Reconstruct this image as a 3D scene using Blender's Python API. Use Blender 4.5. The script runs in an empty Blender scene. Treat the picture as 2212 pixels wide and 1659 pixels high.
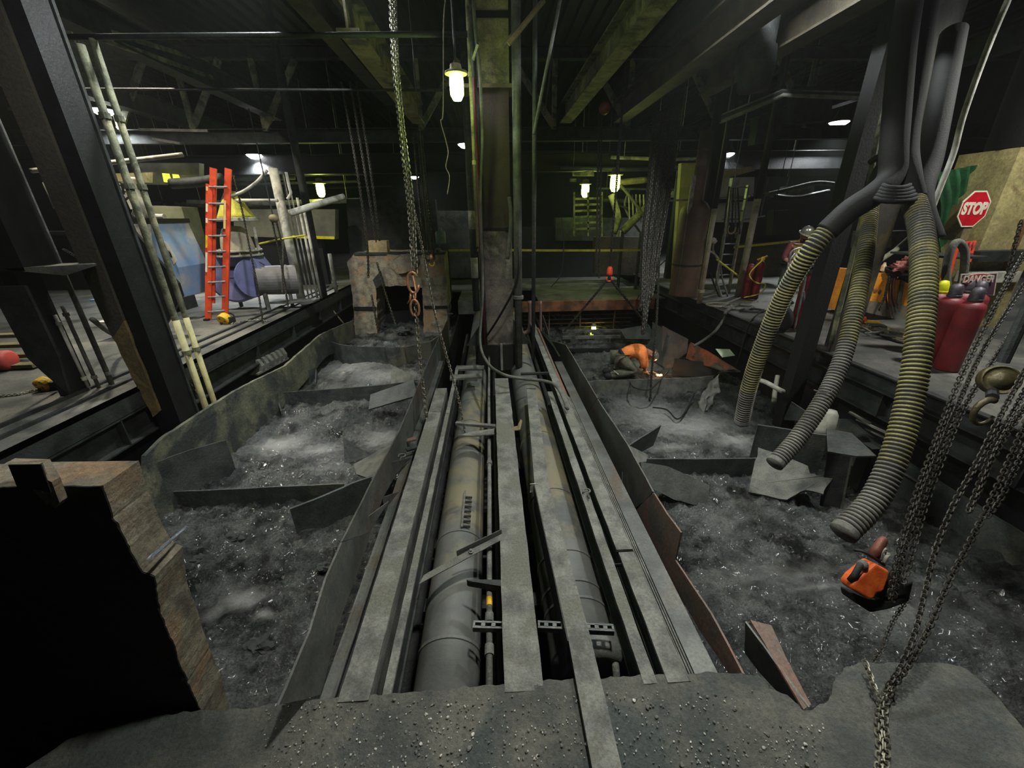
import bpy, bmesh, math, random
from mathutils import Vector, Matrix, noise
random.seed(7)
C = bpy.context.scene.collection
PI = math.pi
# ---------------------------------------------------------------- camera
W, H, F = 2212, 1659, 862.0
CAM = Vector((0, 0, 2.2))
RM = (Matrix.Rotation(-math.radians(2.6), 3, 'Z') @ Matrix.Rotation(PI/2-math.radians(22.7), 3, 'X')
      @ Matrix.Rotation(-math.radians(0.9), 3, 'Z'))
cd = bpy.data.cameras.new('camera'); cam = bpy.data.objects.new('camera', cd); C.objects.link(cam)
cam.matrix_world = Matrix.Translation(CAM) @ RM.to_4x4()
cd.sensor_fit = 'HORIZONTAL'; cd.sensor_width = 36; cd.lens = F/W*36; cd.clip_start = 0.03; cd.clip_end = 200
bpy.context.scene.camera = cam
# ---------------------------------------------------------------- world, exposure
wd = bpy.data.worlds.new('world'); bpy.context.scene.world = wd; wd.use_nodes = True
wd.node_tree.nodes['Background'].inputs[0].default_value = (0.55, 0.75, 0.6, 1)
wd.node_tree.nodes['Background'].inputs[1].default_value = 0.0012
vs = bpy.context.scene.view_settings
vs.view_transform = 'Standard'; vs.look = 'None'; vs.gamma = 1; vs.use_curve_mapping = False; vs.exposure = 0.2
WHITE = (0.93, 0.97, .98); WARM = (1.0, 0.93, 0.74); GREEN = (0.62, 1.0, 0.16); NEUT = (1.0, 1.0, 0.93)
def lamp_light(name, loc, power, col, size=0.12, spot=None, parent=None):
    l = bpy.data.lights.new(name, 'SPOT' if spot else 'POINT'); l.energy = power; l.color = col; l.shadow_soft_size = size
    if spot: l.spot_size = math.radians(spot); l.spot_blend = 0.6
    o = bpy.data.objects.new(name, l); C.objects.link(o); o.location = loc
    if parent:
        o.parent = parent; o.matrix_parent_inverse = Matrix.Translation(parent.location).inverted()
    return o
# ---------------------------------------------------------------- pixel -> world
def ray(px, py): return RM @ Vector(((px-1106)/F, -(py-829.5)/F, -1.0))
def P(px, py, z=0.0):
    d = ray(px, py); return CAM + d*((z-CAM.z)/d.z)
def PY(px, py, y):
    d = ray(px, py); return CAM + d*(y/d.y)
def PX(px, py, x):
    d = ray(px, py); return CAM + d*(x/d.x)
def D(px, py, zc): return CAM + ray(px, py)*zc
def V(*a): return Vector(a)
# ---------------------------------------------------------------- materials
def lin(c):
    return tuple(((v/255)/12.92 if v/255 <= .04045 else ((v/255+.055)/1.055)**2.4) for v in c)
MATS = {}
def mat(name, c1, c2=None, rough=.6, metal=0., scale=6., bump=.25, bscale=None, c3=None, t=(.4, .62), emit=None, es=0, wet=0, det=8, trans=0):
    """procedural surface: two (three) tones mixed by noise, grain bump, optional wet patches"""
    if name in MATS: return MATS[name]
    m = bpy.data.materials.new(name); m.use_nodes = True; nt = m.node_tree; N = nt.nodes; L = nt.links
    b = N['Principled BSDF']; MATS[name] = m
    tc = N.new('ShaderNodeTexCoord')
    def nz(s, d=det, r=.6, dist=0):
        n = N.new('ShaderNodeTexNoise'); n.inputs['Scale'].default_value = s; n.inputs['Detail'].default_value = d
        n.inputs['Roughness'].default_value = r; n.inputs['Distortion'].default_value = dist
        L.new(tc.outputs['Object'], n.inputs['Vector']); return n
    def mr(src, a, bb, lo=0, hi=1):
        r = N.new('ShaderNodeMapRange'); r.inputs[1].default_value = a; r.inputs[2].default_value = bb
        r.inputs[3].default_value = lo; r.inputs[4].default_value = hi; L.new(src, r.inputs[0]); return r.outputs[0]
    c1 = lin(c1)
    if c2 is None: c2 = tuple(x*255 for x in (0, 0, 0)); c2l = tuple(v*.55 for v in c1)
    else: c2l = lin(c2)
    mx = N.new('ShaderNodeMix'); mx.data_type = 'RGBA'
    mx.inputs[6].default_value = (*c1, 1); mx.inputs[7].default_value = (*c2l, 1)
    n1 = nz(scale); L.new(mr(n1.outputs[0], *t), mx.inputs[0]); out = mx.outputs[2]
    if c3:
        m3 = N.new('ShaderNodeMix'); m3.data_type = 'RGBA'; m3.inputs[7].default_value = (*lin(c3), 1)
        n3 = nz(scale*.37, 10, .65, .4); L.new(out, m3.inputs[6]); L.new(mr(n3.outputs[0], .52, .6), m3.inputs[0]); out = m3.outputs[2]
    if bump >= .25 and not es:
        ng = nz((bscale or scale*6)*1.6, 6, .8); sc_ = N.new('ShaderNodeVectorMath'); sc_.operation = 'SCALE'
        L.new(out, sc_.inputs[0]); L.new(mr(ng.outputs[0], .36, .64, .72, 1.3), sc_.inputs['Scale']); out = sc_.outputs[0]
    L.new(out, b.inputs['Base Color'])
    b.inputs['Roughness'].default_value = rough; b.inputs['Metallic'].default_value = metal
    if wet:
        n4 = nz(scale*.5, 6, .6); L.new(mr(n4.outputs[0], .45, .6, rough, wet), b.inputs['Roughness'])
    if bump:
        nb = nz(bscale or scale*6, 10, .7); bp = N.new('ShaderNodeBump'); bp.inputs['Strength'].default_value = bump
        bp.inputs['Distance'].default_value = .05 if name == 'wet_slag' else .03; L.new(nb.outputs[0], bp.inputs['Height']); L.new(bp.outputs[0], b.inputs['Normal'])
    if emit:
        b.inputs['Emission Color'].default_value = (*emit, 1); b.inputs['Emission Strength'].default_value = es
    if trans: b.inputs['Transmission Weight'].default_value = trans
    return m
dust   = mat('dusty_steel', (130,130,122), (92,93,88), .75, .1, 7, .6, 45, c3=(108,108,98))
dust2  = mat('settled_dust_steel', (112,112,103), (78,80,75), .8, .1, 5, .5, 60)
dark   = mat('sooty_steel', (56,59,58), (34,36,36), .6, .3, 5, .4, 40)
black  = mat('soot_black', (22,24,25), (12,13,14), .55, .2, 5, .3, 30)
deepb  = mat('deep_black', (10,11,12), (6,6,7), .8, 0, 5, .4, 30)
grey   = mat('plate_steel', (104,106,100), (76,78,75), .5, .35, 3, .25, 30, c3=(92,84,74))
rusty  = mat('rusted_plate', (124,98,84), (92,88,82), .6, .25, 2.2, .3, 30, c3=(140,92,74))
rust   = mat('orange_rust', (150,98,62), (96,70,52), .75, .1, 5, .5, 40)
pitst  = mat('pit_plate_steel', (84,88,86), (56,60,60), .5, .25, 3, .5, 25, c3=(100,98,86))
concr  = mat('caked_concrete', (158,150,130), (104,98,86), .9, 0, 5, 1., 22, c3=(160,134,104))
slabm  = mat('slab_concrete', (112,111,101), (78,81,77), .75, 0, 3.2, .9, 36, c3=(76,82,80), wet=.5)
deckm  = mat('deck_steel', (92,92,86), (64,66,63), .7, .1, 2.0, .35, 30, c3=(110,108,100))
pipem  = mat('grey_pipe_dust', (104,105,100), (84,86,82), .6, .1, 3, .15, 40, c3=(124,118,96))
paint  = mat('yellowed_paint', (160,152,108), (120,116,84), .6, 0, 4, .3, 30, c3=(70,72,58))
mossy  = mat('grimy_paint', (116,118,92), (62,66,50), .7, 0, 6, .4, 40, c3=(146,142,110))
tanm   = mat('tan_paint', (134,118,80), (100,92,66), .6, 0, 3, .3, 30, c3=(70,66,54))
white  = mat('dull_white_paint', (198,196,182), (150,148,138), .55, 0, 5, .2, 40, c3=(120,118,108))
strutm = mat('dull_galvanised', (120,122,118), (84,86,84), .5, .4, 12, .3, 60)
bluep  = mat('pale_blue_paint', (118,150,190), (150,162,176), .5, 0, 3, .2, 30, c3=(176,178,172))
lilac  = mat('lilac_grey_paint', (128,130,176), (108,110,150), .45, 0, 3, .15, 30)
ladr   = mat('orange_fibreglass', (232,86,46), (206,66,36), .45, 0, 5, .15, 60)
alu    = mat('aluminium', (178,180,182), (140,142,144), .35, .7, 6, .1, 60)
chainm = mat('galvanised_chain', (150,146,130), (100,98,88), .42, .75, 30, .2, 60)
chaind = mat('oily_chain', (62,58,48), (34,32,28), .5, .3, 30, .2, 60)
chaino = mat('copper_coloured_steel', (214,160,122), (170,120,88), .4, .5, 20, .2, 60)
redcyl = mat('red_cylinder_paint', (150,46,50), (116,38,44), .5, 0, 4, .15, 40, c3=(124,60,58))
capm   = mat('cylinder_cap_grey', (104,98,106), (72,68,76), .45, .4, 12, .2, 50)
yelcap = mat('yellow_cap', (232,232,24), (206,204,20), .5, 0, 12, .15, 60)
rubber = mat('black_rubber', (15,16,15), (9,10,9), .75, 0, 12, .3, 60)
ribm   = mat('hose_rib_olive', (146,140,86), (94,92,70), .5, 0, 5, .3, 60, c3=(92,92,82))
ribg   = mat('hose_rib_dusty', (124,122,110), (92,90,82), .65, 0, 6, .3, 60)
orange = mat('orange_paint', (240,160,44), (214,128,36), .55, 0, 3, .3, 30, c3=(226,140,40))
orangeb= mat('machine_orange', (226,104,40), (190,78,30), .5, 0, 14, .2, 60)
orlit = mat('orange_lit_plate', (176,104,72), (96,84,76), .7, 0, 4, .5, 30)  # orange light falling on the plate is put into its colour
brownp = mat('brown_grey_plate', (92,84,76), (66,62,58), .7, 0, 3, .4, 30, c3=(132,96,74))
greenm = mat('green_curtain', (30,92,48), (20,66,36), .6, 0, 2, .5, 6)
greenp = mat('green_grey_paint', (96,128,90), (70,96,70), .6, 0, 3, .3, 30)
redsig = mat('stop_sign_red', (196,16,36), (170,12,30), .45, 0, 10, .1, 60)
signw  = mat('sign_white', (226,218,196), (204,196,176), .5, 0, 10, .1, 60)
signor = mat('sign_orange', (244,86,52), (232,70,40), .5, 0, 10, .1, 60)
signpl = mat('sign_plum', (92,58,80), (78,48,68), .5, 0, 10, .1, 60)
signred= mat('sign_dull_red', (170,68,76), (150,58,66), .5, 0, 10, .1, 60)
yellow = mat('safety_yellow', (232,186,40), (200,150,30), .5, 0, 10, .2, 60)
taped  = mat('yellow_tape', (214,206,70), (190,180,56), .5, 0, 10, .1, 60)
woodm  = mat('pale_timber', (182,160,118), (140,124,92), .8, 0, 5, .3, 30)
teal   = mat('teal_motor_paint', (110,138,134), (86,108,106), .5, 0, 8, .2, 60)
rope   = mat('pale_cable', (150,146,128), (116,112,100), .7, 0, 10, .2, 60)
rock   = mat('slag_lump', (72,75,74), (44,46,47), .6, 0, 6, .8, 30)
chip   = mat('pale_chips', (200,196,184), (150,146,138), .6, 0, 20, .3, 60)
vest   = mat('hi_vis_vest', (214,204,150), (190,170,110), .8, 0, 10, .3, 60)
vesty  = mat('hi_vis_yellow', (226,214,40), (200,190,36), .7, 0, 10, .2, 60)
shirtm = mat('maroon_shirt', (112,52,54), (84,40,42), .85, 0, 10, .3, 40)
jacket = mat('orange_jacket', (246,146,74), (226,118,54), .85, 0, 10, .4, 30)
trous  = mat('olive_trousers', (96,96,78), (70,70,58), .9, 0, 8, .4, 30)
skinm  = mat('skin', (176,124,98), (150,100,78), .6, 0, 10, .1, 60)
pinkcl = mat('pink_cloth', (206,130,118), (160,96,88), .9, 0, 8, .4, 30)
purple = mat('lilac_drum_paint', (120,116,150), (98,96,128), .5, 0, 4, .2, 40)
glassg = mat('lamp_glass_green', (220,255,140), None, .3, 0, 5, 0, emit=(.72,1.,.22), es=26)
glassy = mat('lamp_glass_yellow', (240,240,120), None, .3, 0, 5, 0, emit=(.85,1.,.12), es=16)
glassw = mat('lamp_glass_white', (255,255,255), None, .3, 0, 5, 0, emit=(.95,.97,1.), es=24)
visor  = mat('silver_helmet', (178,176,160), (140,138,128), .25, .6, 6, .1, 40)
def slag_material():
    m = mat('wet_slag', (96,98,95), (32,35,35), .6, 0, 3.4, 1., 40, wet=.24, t=(.42,.6), c3=(56,60,60))
    nt = m.node_tree; N = nt.nodes; L = nt.links; b = N['Principled BSDF']
    src = b.inputs['Base Color'].links[0].from_socket
    at = N.new('ShaderNodeAttribute'); at.attribute_name = 'ash_glare'
    mx = N.new('ShaderNodeMix'); mx.data_type = 'RGBA'; mx.inputs[7].default_value = (*lin((176,176,172)), 1)
    n = N.new('ShaderNodeTexNoise'); n.inputs['Scale'].default_value = 7; n.inputs['Detail'].default_value = 10; n.inputs['Roughness'].default_value = .7
    tc = N.new('ShaderNodeTexCoord'); L.new(tc.outputs['Object'], n.inputs['Vector'])
    mm = N.new('ShaderNodeMath'); mm.operation = 'MULTIPLY_ADD'; L.new(n.outputs[0], mm.inputs[0]); mm.inputs[1].default_value = 2.4; mm.inputs[2].default_value = -1.2
    ad = N.new('ShaderNodeMath'); ad.operation = 'ADD'; ad.use_clamp = True; L.new(mm.outputs[0], ad.inputs[0]); L.new(at.outputs['Fac'], ad.inputs[1])
    mu = N.new('ShaderNodeMath'); mu.operation = 'MULTIPLY'; L.new(ad.outputs[0], mu.inputs[0]); L.new(at.outputs['Fac'], mu.inputs[1])
    nf = N.new('ShaderNodeTexNoise'); nf.inputs['Scale'].default_value = 42; nf.inputs['Detail'].default_value = 6; nf.inputs['Roughness'].default_value = .8; L.new(tc.outputs['Object'], nf.inputs['Vector'])
    rf = N.new('ShaderNodeMapRange'); rf.inputs[1].default_value = .38; rf.inputs[2].default_value = .62; rf.inputs[3].default_value = .35; rf.inputs[4].default_value = 1.7; L.new(nf.outputs[0], rf.inputs[0])
    vm = N.new('ShaderNodeVectorMath'); vm.operation = 'SCALE'; L.new(src, vm.inputs[0]); L.new(rf.outputs[0], vm.inputs['Scale']); src = vm.outputs[0]
    b.inputs['Coat Weight'].default_value = .1; b.inputs['Coat Roughness'].default_value = .12; b.inputs['Specular IOR Level'].default_value = .7
    L.new(src, mx.inputs[6]); L.new(mu.outputs[0], mx.inputs[0]); L.new(mx.outputs[2], b.inputs['Base Color'])
    return m
slagm = slag_material()
# ---------------------------------------------------------------- mesh builder
def frame(d, up=None):
    d = d.normalized(); u = Vector(up) if up is not None else Vector((0, 0, 1))
    if abs(d.dot(u)) > .995: u = Vector((0, 1, 0)) if abs(d.y) < .9 else Vector((1, 0, 0))
    s = d.cross(u).normalized(); return s, s.cross(d).normalized()
class MB:
    def __init__(s): s.v = []; s.f = []
    def add(s, vs, fs):
        n = len(s.v); s.v += [Vector(v) for v in vs]; s.f += [tuple(i+n for i in f) for f in fs]; return s
    def box(s, a, b):
        x0, y0, z0 = a; x1, y1, z1 = b
        return s.add([(x0,y0,z0),(x1,y0,z0),(x1,y1,z0),(x0,y1,z0),(x0,y0,z1),(x1,y0,z1),(x1,y1,z1),(x0,y1,z1)],
            [(3,2,1,0),(4,5,6,7),(0,1,5,4),(1,2,6,5),(2,3,7,6),(3,0,4,7)])
    def sweep(s, p0, p1, prof, up=None):
        """closed 2-D profile (side, up) swept from p0 to p1"""
        p0, p1 = Vector(p0), Vector(p1); a, b = frame(p1-p0, up); n = len(prof)
        vs = [p + a*x + b*y for p in (p0, p1) for x, y in prof]
        return s.add(vs, [tuple(range(n))[::-1], tuple(range(n, 2*n))] + [(i, (i+1) % n, n+(i+1) % n, n+i) for i in range(n)])
    def bar(s, p0, p1, w, h, up=None):
        return s.sweep(p0, p1, [(-w/2,-h/2),(w/2,-h/2),(w/2,h/2),(-w/2,h/2)], up)
    def ibeam(s, p0, p1, w, h, tf=.02, tw=.015, up=None):
        a, b, c, d = w/2, tw/2, h/2, h/2-tf
        return s.sweep(p0, p1, [(-a,-c),(a,-c),(a,-d),(b,-d),(b,d),(a,d),(a,c),(-a,c),(-a,d),(-b,d),(-b,-d),(-a,-d)], up)
    def angle(s, p0, p1, w, t=.01, up=None):
        return s.sweep(p0, p1, [(0,0),(w,0),(w,t),(t,t),(t,w),(0,w)], up)
    def channel(s, p0, p1, w, h, t=.015, up=None, flip=1):
        q = [(0,-h/2),(w,-h/2),(w,-h/2+t),(t,-h/2+t),(t,h/2-t),(w,h/2-t),(w,h/2),(0,h/2)]
        if flip < 0: q = [(-x, y) for x, y in q][::-1]
        return s.sweep(p0, p1, q, up)
    def tube(s, pts, r, seg=12, caps=True):
        pts = [Vector(p) for p in pts]; n = len(pts); rs = r if isinstance(r, (list, tuple)) else [r]*n
        d0 = (pts[1]-pts[0]).normalized(); a, b = frame(d0); vs = []; pd = d0
        for i, p in enumerate(pts):
            d = (pts[min(i+1, n-1)]-pts[max(i-1, 0)]).normalized()
            q = pd.rotation_difference(d); a = (q @ a).normalized(); b = d.cross(a).normalized(); pd = d
            for k in range(seg):
                t = 2*PI*k/seg; vs.append(p + (a*math.cos(t)+b*math.sin(t))*rs[i])
        fs = [(i*seg+k, i*seg+(k+1) % seg, (i+1)*seg+(k+1) % seg, (i+1)*seg+k) for i in range(n-1) for k in range(seg)]
        if caps: fs += [tuple(range(seg))[::-1], tuple(range((n-1)*seg, n*seg))]
        return s.add(vs, fs)
    def cyl(s, p0, p1, r, seg=16): return s.tube([p0, p1], r, seg)
    def lathe(s, prof, base, axis=(0,0,1), seg=20):
        base = Vector(base); d = Vector(axis).normalized(); a, b = frame(d); n = len(prof); vs = []
        for r, z in prof:
            for k in range(seg):
                t = 2*PI*k/seg; vs.append(base + d*z + (a*math.cos(t)+b*math.sin(t))*max(r, .0005))
        fs = [(i*seg+k, i*seg+(k+1) % seg, (i+1)*seg+(k+1) % seg, (i+1)*seg+k) for i in range(n-1) for k in range(seg)]
        return s.add(vs, fs + [tuple(range(seg))[::-1], tuple(range((n-1)*seg, n*seg))])
    def prism(s, poly, ext):
        poly = [Vector(p) for p in poly]; ext = Vector(ext); n = len(poly)
        return s.add(poly + [p+ext for p in poly], [tuple(range(n))[::-1], tuple(range(n, 2*n))] + [(i, (i+1) % n, n+(i+1) % n, n+i) for i in range(n)])
    def ball(s, c, r, seg=12, ring=8, jit=0, rot=None):
        c = Vector(c); rr = Vector(r) if isinstance(r, (tuple, list, Vector)) else Vector((r, r, r)); vs = []
        for i in range(ring+1):
            t = PI*i/ring
            for k in range(seg):
                u = 2*PI*k/seg; v = Vector((math.sin(t)*math.cos(u), math.sin(t)*math.sin(u), math.cos(t)))
                if jit: v *= 1+jit*noise.noise(v*2.3+c*9)
                v = Vector((v.x*rr.x, v.y*rr.y, v.z*rr.z))
                if rot: v = rot @ v
                vs.append(c+v)
        return s.add(vs, [(i*seg+k, (i+1)*seg+k, (i+1)*seg+(k+1) % seg, i*seg+(k+1) % seg) for i in range(ring) for k in range(seg)])
    def link(s, c, d, side, L, w, r, seg=6, n=12):
        """one oval chain link: centre c, long axis d, lying in the plane of d and side"""
        d = d.normalized(); side = (side-d*side.dot(d)).normalized(); nr = d.cross(side); vs = []; m = n
        for i in range(m):
            t = 2*PI*i/m; x = math.cos(t); y = math.sin(t)
            cc = c + d*((L-w)/2*(1 if x > 1e-6 else -1 if x < -1e-6 else 0) + x*w/2) + side*y*w/2
            o = (d*x+side*y)
            for k in range(seg):
                u = 2*PI*k/seg; vs.append(cc + o*math.cos(u)*r + nr*math.sin(u)*r)
        return s.add(vs, [(i*seg+k, ((i+1) % m)*seg+k, ((i+1) % m)*seg+(k+1) % seg, i*seg+(k+1) % seg) for i in range(m) for k in range(seg)])
    def chain(s, pts, L=.05, w=.03, r=.005, seg=5, n=10, phase=0.):
        pts = [Vector(p) for p in pts]; pitch = L-2*r*1.35; path = []
        acc = 0.
        for a, b in zip(pts, pts[1:]):
            l = (b-a).length; dd = (b-a)/l; t = acc
            while t < l: path.append((a+dd*t, dd)); t += pitch
            acc = t-l
        for i, (c, dd) in enumerate(path):
            a, b = frame(dd); an = phase + (i % 2)*PI/2 + .12*math.sin(i*.7)
            s.link(c, dd, a*math.cos(an)+b*math.sin(an), L, w, r, seg, n)
        return s
    def build(s, name, m, parent=None, smooth=False, origin=None, bevel=0):
        if parent is not None: o0 = Vector(parent['_o']) if '_o' in parent else Vector((0, 0, 0))
        elif origin is not None: o0 = Vector(origin)
        else:
            xs = [v.x for v in s.v]; ys = [v.y for v in s.v]; zs = [v.z for v in s.v]
            o0 = Vector(((min(xs)+max(xs))/2, (min(ys)+max(ys))/2, min(zs)))
        me = bpy.data.meshes.new(name); me.from_pydata([v-o0 for v in s.v], [], s.f)
        bm = bmesh.new(); bm.from_mesh(me); bmesh.ops.recalc_face_normals(bm, faces=bm.faces); bm.to_mesh(me); bm.free()
        me.materials.append(m)
        o = bpy.data.objects.new(name, me); C.objects.link(o)
        if smooth:
            for p in me.polygons: p.use_smooth = True
        if parent is None: o.location = o0
        else: o.parent = parent
        o['_o'] = tuple(o0)
        if bevel:
            md = o.modifiers.new('bevel', 'BEVEL'); md.width = bevel; md.segments = 2; md.limit_method = 'ANGLE'
        return o
def smooth_by_angle(o):
    for p in o.data.polygons: p.use_smooth = len(p.vertices) == 4
def empty(name, loc): 
    o = bpy.data.objects.new(name, None); C.objects.link(o); o.location = loc; o['_o'] = tuple(loc); o.empty_display_size = .1; return o
def thing(name, label, cat, loc, group=None):
    return tag(empty(name, Vector(loc)), label, cat, group)
def tag(o, label, cat, group=None):
    o['label'] = label; o['category'] = cat
    if group: o['group'] = group
    return o
def one(mb, name, m, label, cat, group=None, **k): return tag(mb.build(name, m, **k), label, cat, group)
def struct(mb, name, m, **k):
    o = mb.build(name, m, **k); o['kind'] = 'structure'; return o
def curve_pts(pts, n=8):
    """Catmull-Rom through points"""
    pts = [Vector(p) for p in pts]; out = []
    for i in range(len(pts)-1):
        a = pts[max(i-1, 0)]; b = pts[i]; c = pts[i+1]; d = pts[min(i+2, len(pts)-1)]
        for k in range(n):
            t = k/n; out.append(.5*((2*b)+(c-a)*t+(2*a-5*b+4*c-d)*t*t+(3*b-a-3*c+d)*t**3))
    return out+[pts[-1]]
def rag(poly, step=.06, amp=.012, sd=0):
    """break a polygon outline into short jittered pieces (torn edges)"""
    out = []; n = len(poly)
    for i in range(n):
        a, b = Vector(poly[i]), Vector(poly[(i+1) % n]); l = (b-a).length; k = max(1, int(l/step))
        for j in range(k):
            p = a.lerp(b, j/k)
            if j: p = p + noise.noise_vector(p*7+Vector((sd, 0, 0)))*amp
            out.append(p)
    return out
def flat(poly):
    """project points on their mean plane"""
    n = Vector((0, 0, 0)); k = len(poly); c = sum(poly, Vector((0, 0, 0)))/k
    for i in range(k): n += (poly[i]-c).cross(poly[(i+1) % k]-c)
    n.normalize(); return [p-n*(p-c).dot(n) for p in poly], n
def text_mesh(name, body, size, m, parent, mtx, sx=1., extrude=.002, bold=0.):
    cu = bpy.data.curves.new(name, 'FONT'); cu.body = body; cu.size = size; cu.align_x = 'CENTER'; cu.align_y = 'CENTER'
    cu.extrude = extrude; cu.offset = bold
    to = bpy.data.objects.new(name+'_c', cu); C.objects.link(to)
    bpy.context.view_layer.update()
    me = bpy.data.meshes.new_from_object(to.evaluated_get(bpy.context.evaluated_depsgraph_get()))
    bpy.data.objects.remove(to); bpy.data.curves.remove(cu)
    me.transform(Matrix.Diagonal((sx, 1, 1, 1))); me.transform(mtx); me.materials.clear(); me.materials.append(m)
    o = bpy.data.objects.new(name, me); C.objects.link(o); me.transform(Matrix.Translation(-Vector(parent['_o']))); o.parent = parent; return o
# ================================================================ SETTING
ZD = .3                                   # both side decks
XL, XR = -4.42, 4.95                      # deck edges on the pit side
struct(MB().box((-16,-1.5,-2.0),(16,27,-1.75)), 'floor', black)
struct(MB().box((-16,26,-2),(16,26.3,7)), 'wall_back', black)
struct(MB().box((-16.3,-2,-2),(-16,26.3,7)), 'wall_left', black)
struct(MB().box((16,-2,-2),(16.3,26.3,7)), 'wall_right', black)
struct(MB().box((-16.3,-2.3,-2),(16.3,-2,7)), 'wall_front', black)
# corrugated ceiling deck
prof = []; x = -16.
while x < 16: prof += [(x, 6.6), (x+.12, 6.6), (x+.16, 6.68), (x+.28, 6.68)]; x += .32
mb = MB(); n = len(prof)
mb.add([(x, y, z) for y in (-2.2, 26.2) for x, z in prof], [(i, i+1, n+i+1, n+i) for i in range(n-1)])
struct(mb, 'ceiling', black)
# decks
struct(MB().box((-15.9,-1.8,ZD-.03),(XL,26,ZD)), 'floor_left', deckm)
struct(MB().box((XR,-1.8,ZD-.03),(15.9,26,ZD)), 'floor_right', deckm)
struct(MB().box((XL,13.4,-.06),(XR,26,0)), 'floor_far', deckm)
for nm_, bx_ in (('wall_added_left',((-16,13.3,ZD),(-5.2,13.5,2.0))),('wall_added_right',((5.6,12.9,ZD),(16,13.1,3.2))),('wall_added_far',((-5.2,15.8,0),(5.6,16,1.85)))):  # added black partitions that stand in for the darkness of the far hall
    struct(MB().box(*bx_), nm_, black)
mb = MB().box((XL-.25,-1.5,-1.95),(XL-.20,25,-.3)); struct(mb, 'trim_1', black)
mb = MB().box((XR+.3,-1.5,-1.95),(XR+.35,25,-.35)); struct(mb, 'trim_2', black)
# ---- slag in the two pits
def bump(x, y, cx_, cy_, rx, ry, a): 
    return a*math.exp(-(((x-cx_)/rx)**2+((y-cy_)/ry)**2))
def patch(p, items):
    v = 0
    for q, r, s in items: v = max(v, s*math.exp(-(((p[0]-q[0])/r[0])**2+((p[1]-q[1])/r[1])**2)))
    return v
def chunk(q):
    w_ = q+noise.noise_vector(q*3)*.12
    d, p_ = noise.voronoi(w_*6.5); d2, p2 = noise.voronoi(w_*15)
    return (d[1]-d[0])*.035*(1 if noise.noise(p_[0]*3) > -.1 else -.3)+(d2[1]-d2[0])*.018+noise.noise(p_[0]*5)*.02
def slag(x0, x1, y0, y1, step, zf, ash_glare_f, name, label):
    nx = int((x1-x0)/step); vs = []; ash_glare = []; ys = []; y = y0
    while y < y1: ys.append(y); y += step*(.8+y*.16)
    ys.append(y1)
    for y in ys:
        for i in range(nx+1):
            x = x0+(x1-x0)*i/nx; q = Vector((x, y, 0))
            h = noise.fractal(q*1.3, .9, 2.1, 4)*.07 + (noise.ridged_multi_fractal(q*3.2+V(noise.noise(q*5)*.5,0,0), .7, 2.2, 5, 1., 2.)-1.2)*.045 + noise.fractal(q*7, .6, 2.2, 5)*.05 + chunk(q)
            a = ash_glare_f(x, y); vs.append((x, y, zf(x, y)+h*(1-.75*a))); ash_glare.append(a)
    w = nx+1
    fs = [(j*w+i, j*w+i+1, (j+1)*w+i+1, (j+1)*w+i) for j in range(len(ys)-1) for i in range(nx)]
    mb = MB().add(vs, fs); o = mb.build(name, slagm, smooth=True)
    at = o.data.attributes.new('ash_glare', 'FLOAT', 'POINT')
    for i, a in enumerate(ash_glare): at.data[i].value = a
    o['kind'] = 'structure'; return o
ZP = -1.1
def xy(px, py, z=ZP): p = P(px, py, z); return (p.x, p.y)
ash_glare_L = [(xy(600,960),(.55,.35),1.),(xy(690,975),(.5,.25),.9),(xy(820,950),(.35,.4),.9),(xy(760,795),(.9,.8),1.),(xy(830,815),(.8,.5),.9),  # pale ash; bright lamp reflections are put into these patches too
        (xy(700,1010),(.3,.3),.7),(xy(530,1300),(.22,.14),1.),(xy(740,840),(.7,.3),.5),(xy(610,910),(.3,.15),.4),(xy(470,1330),(.1,.12),.8),(xy(570,1330),(.12,.08),.9)]
ash_glare_R = [(xy(1500,920),(.9,.5),1.),(xy(1420,900),(.6,.7),.9),(xy(1590,950),(.5,.35),.95),(xy(1370,870),(.4,.5),.6),(xy(1450,965),(.5,.15),.8),
        (xy(1380,790),(.5,.5),.75),(xy(1330,770),(.9,1.),.4),(xy(1600,1080),(.3,.12),.5),(xy(1560,1130),(.3,.2),.5),(xy(1270,700),(1,.8),.4),(xy(1660,1250),(.25,.07),.75),(xy(1760,1310),(.3,.06),.8),(xy(1840,1350),(.2,.05),.8),(xy(1540,1260),(.12,.1),.6),(xy(1600,1310),(.15,.06),.6),(xy(1660,1270),(.7,.25),.55),(xy(1880,1380),(.6,.3),.5)]
slag(XL-.18, -.98, .9, 13.3, .024, lambda x, y: ZP+.25*math.exp(-((y-1.2)/.9)**2)+bump(x,y,-3,8.8,.6,.9,.1)+max(0,y-9.5)*.08,
     lambda x, y: patch((x, y), ash_glare_L), 'floor_pit_left', '')
slag(1.24, XR+.28, .9, 13.3, .024, lambda x, y: ZP+.3*math.exp(-((y-1.5)/1.2)**2)+bump(x,y,3.3,2.2,.9,.7,.12)+max(0,y-9)*.05,
     lambda x, y: patch((x, y), ash_glare_R), 'floor_pit_right', '')
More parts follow.
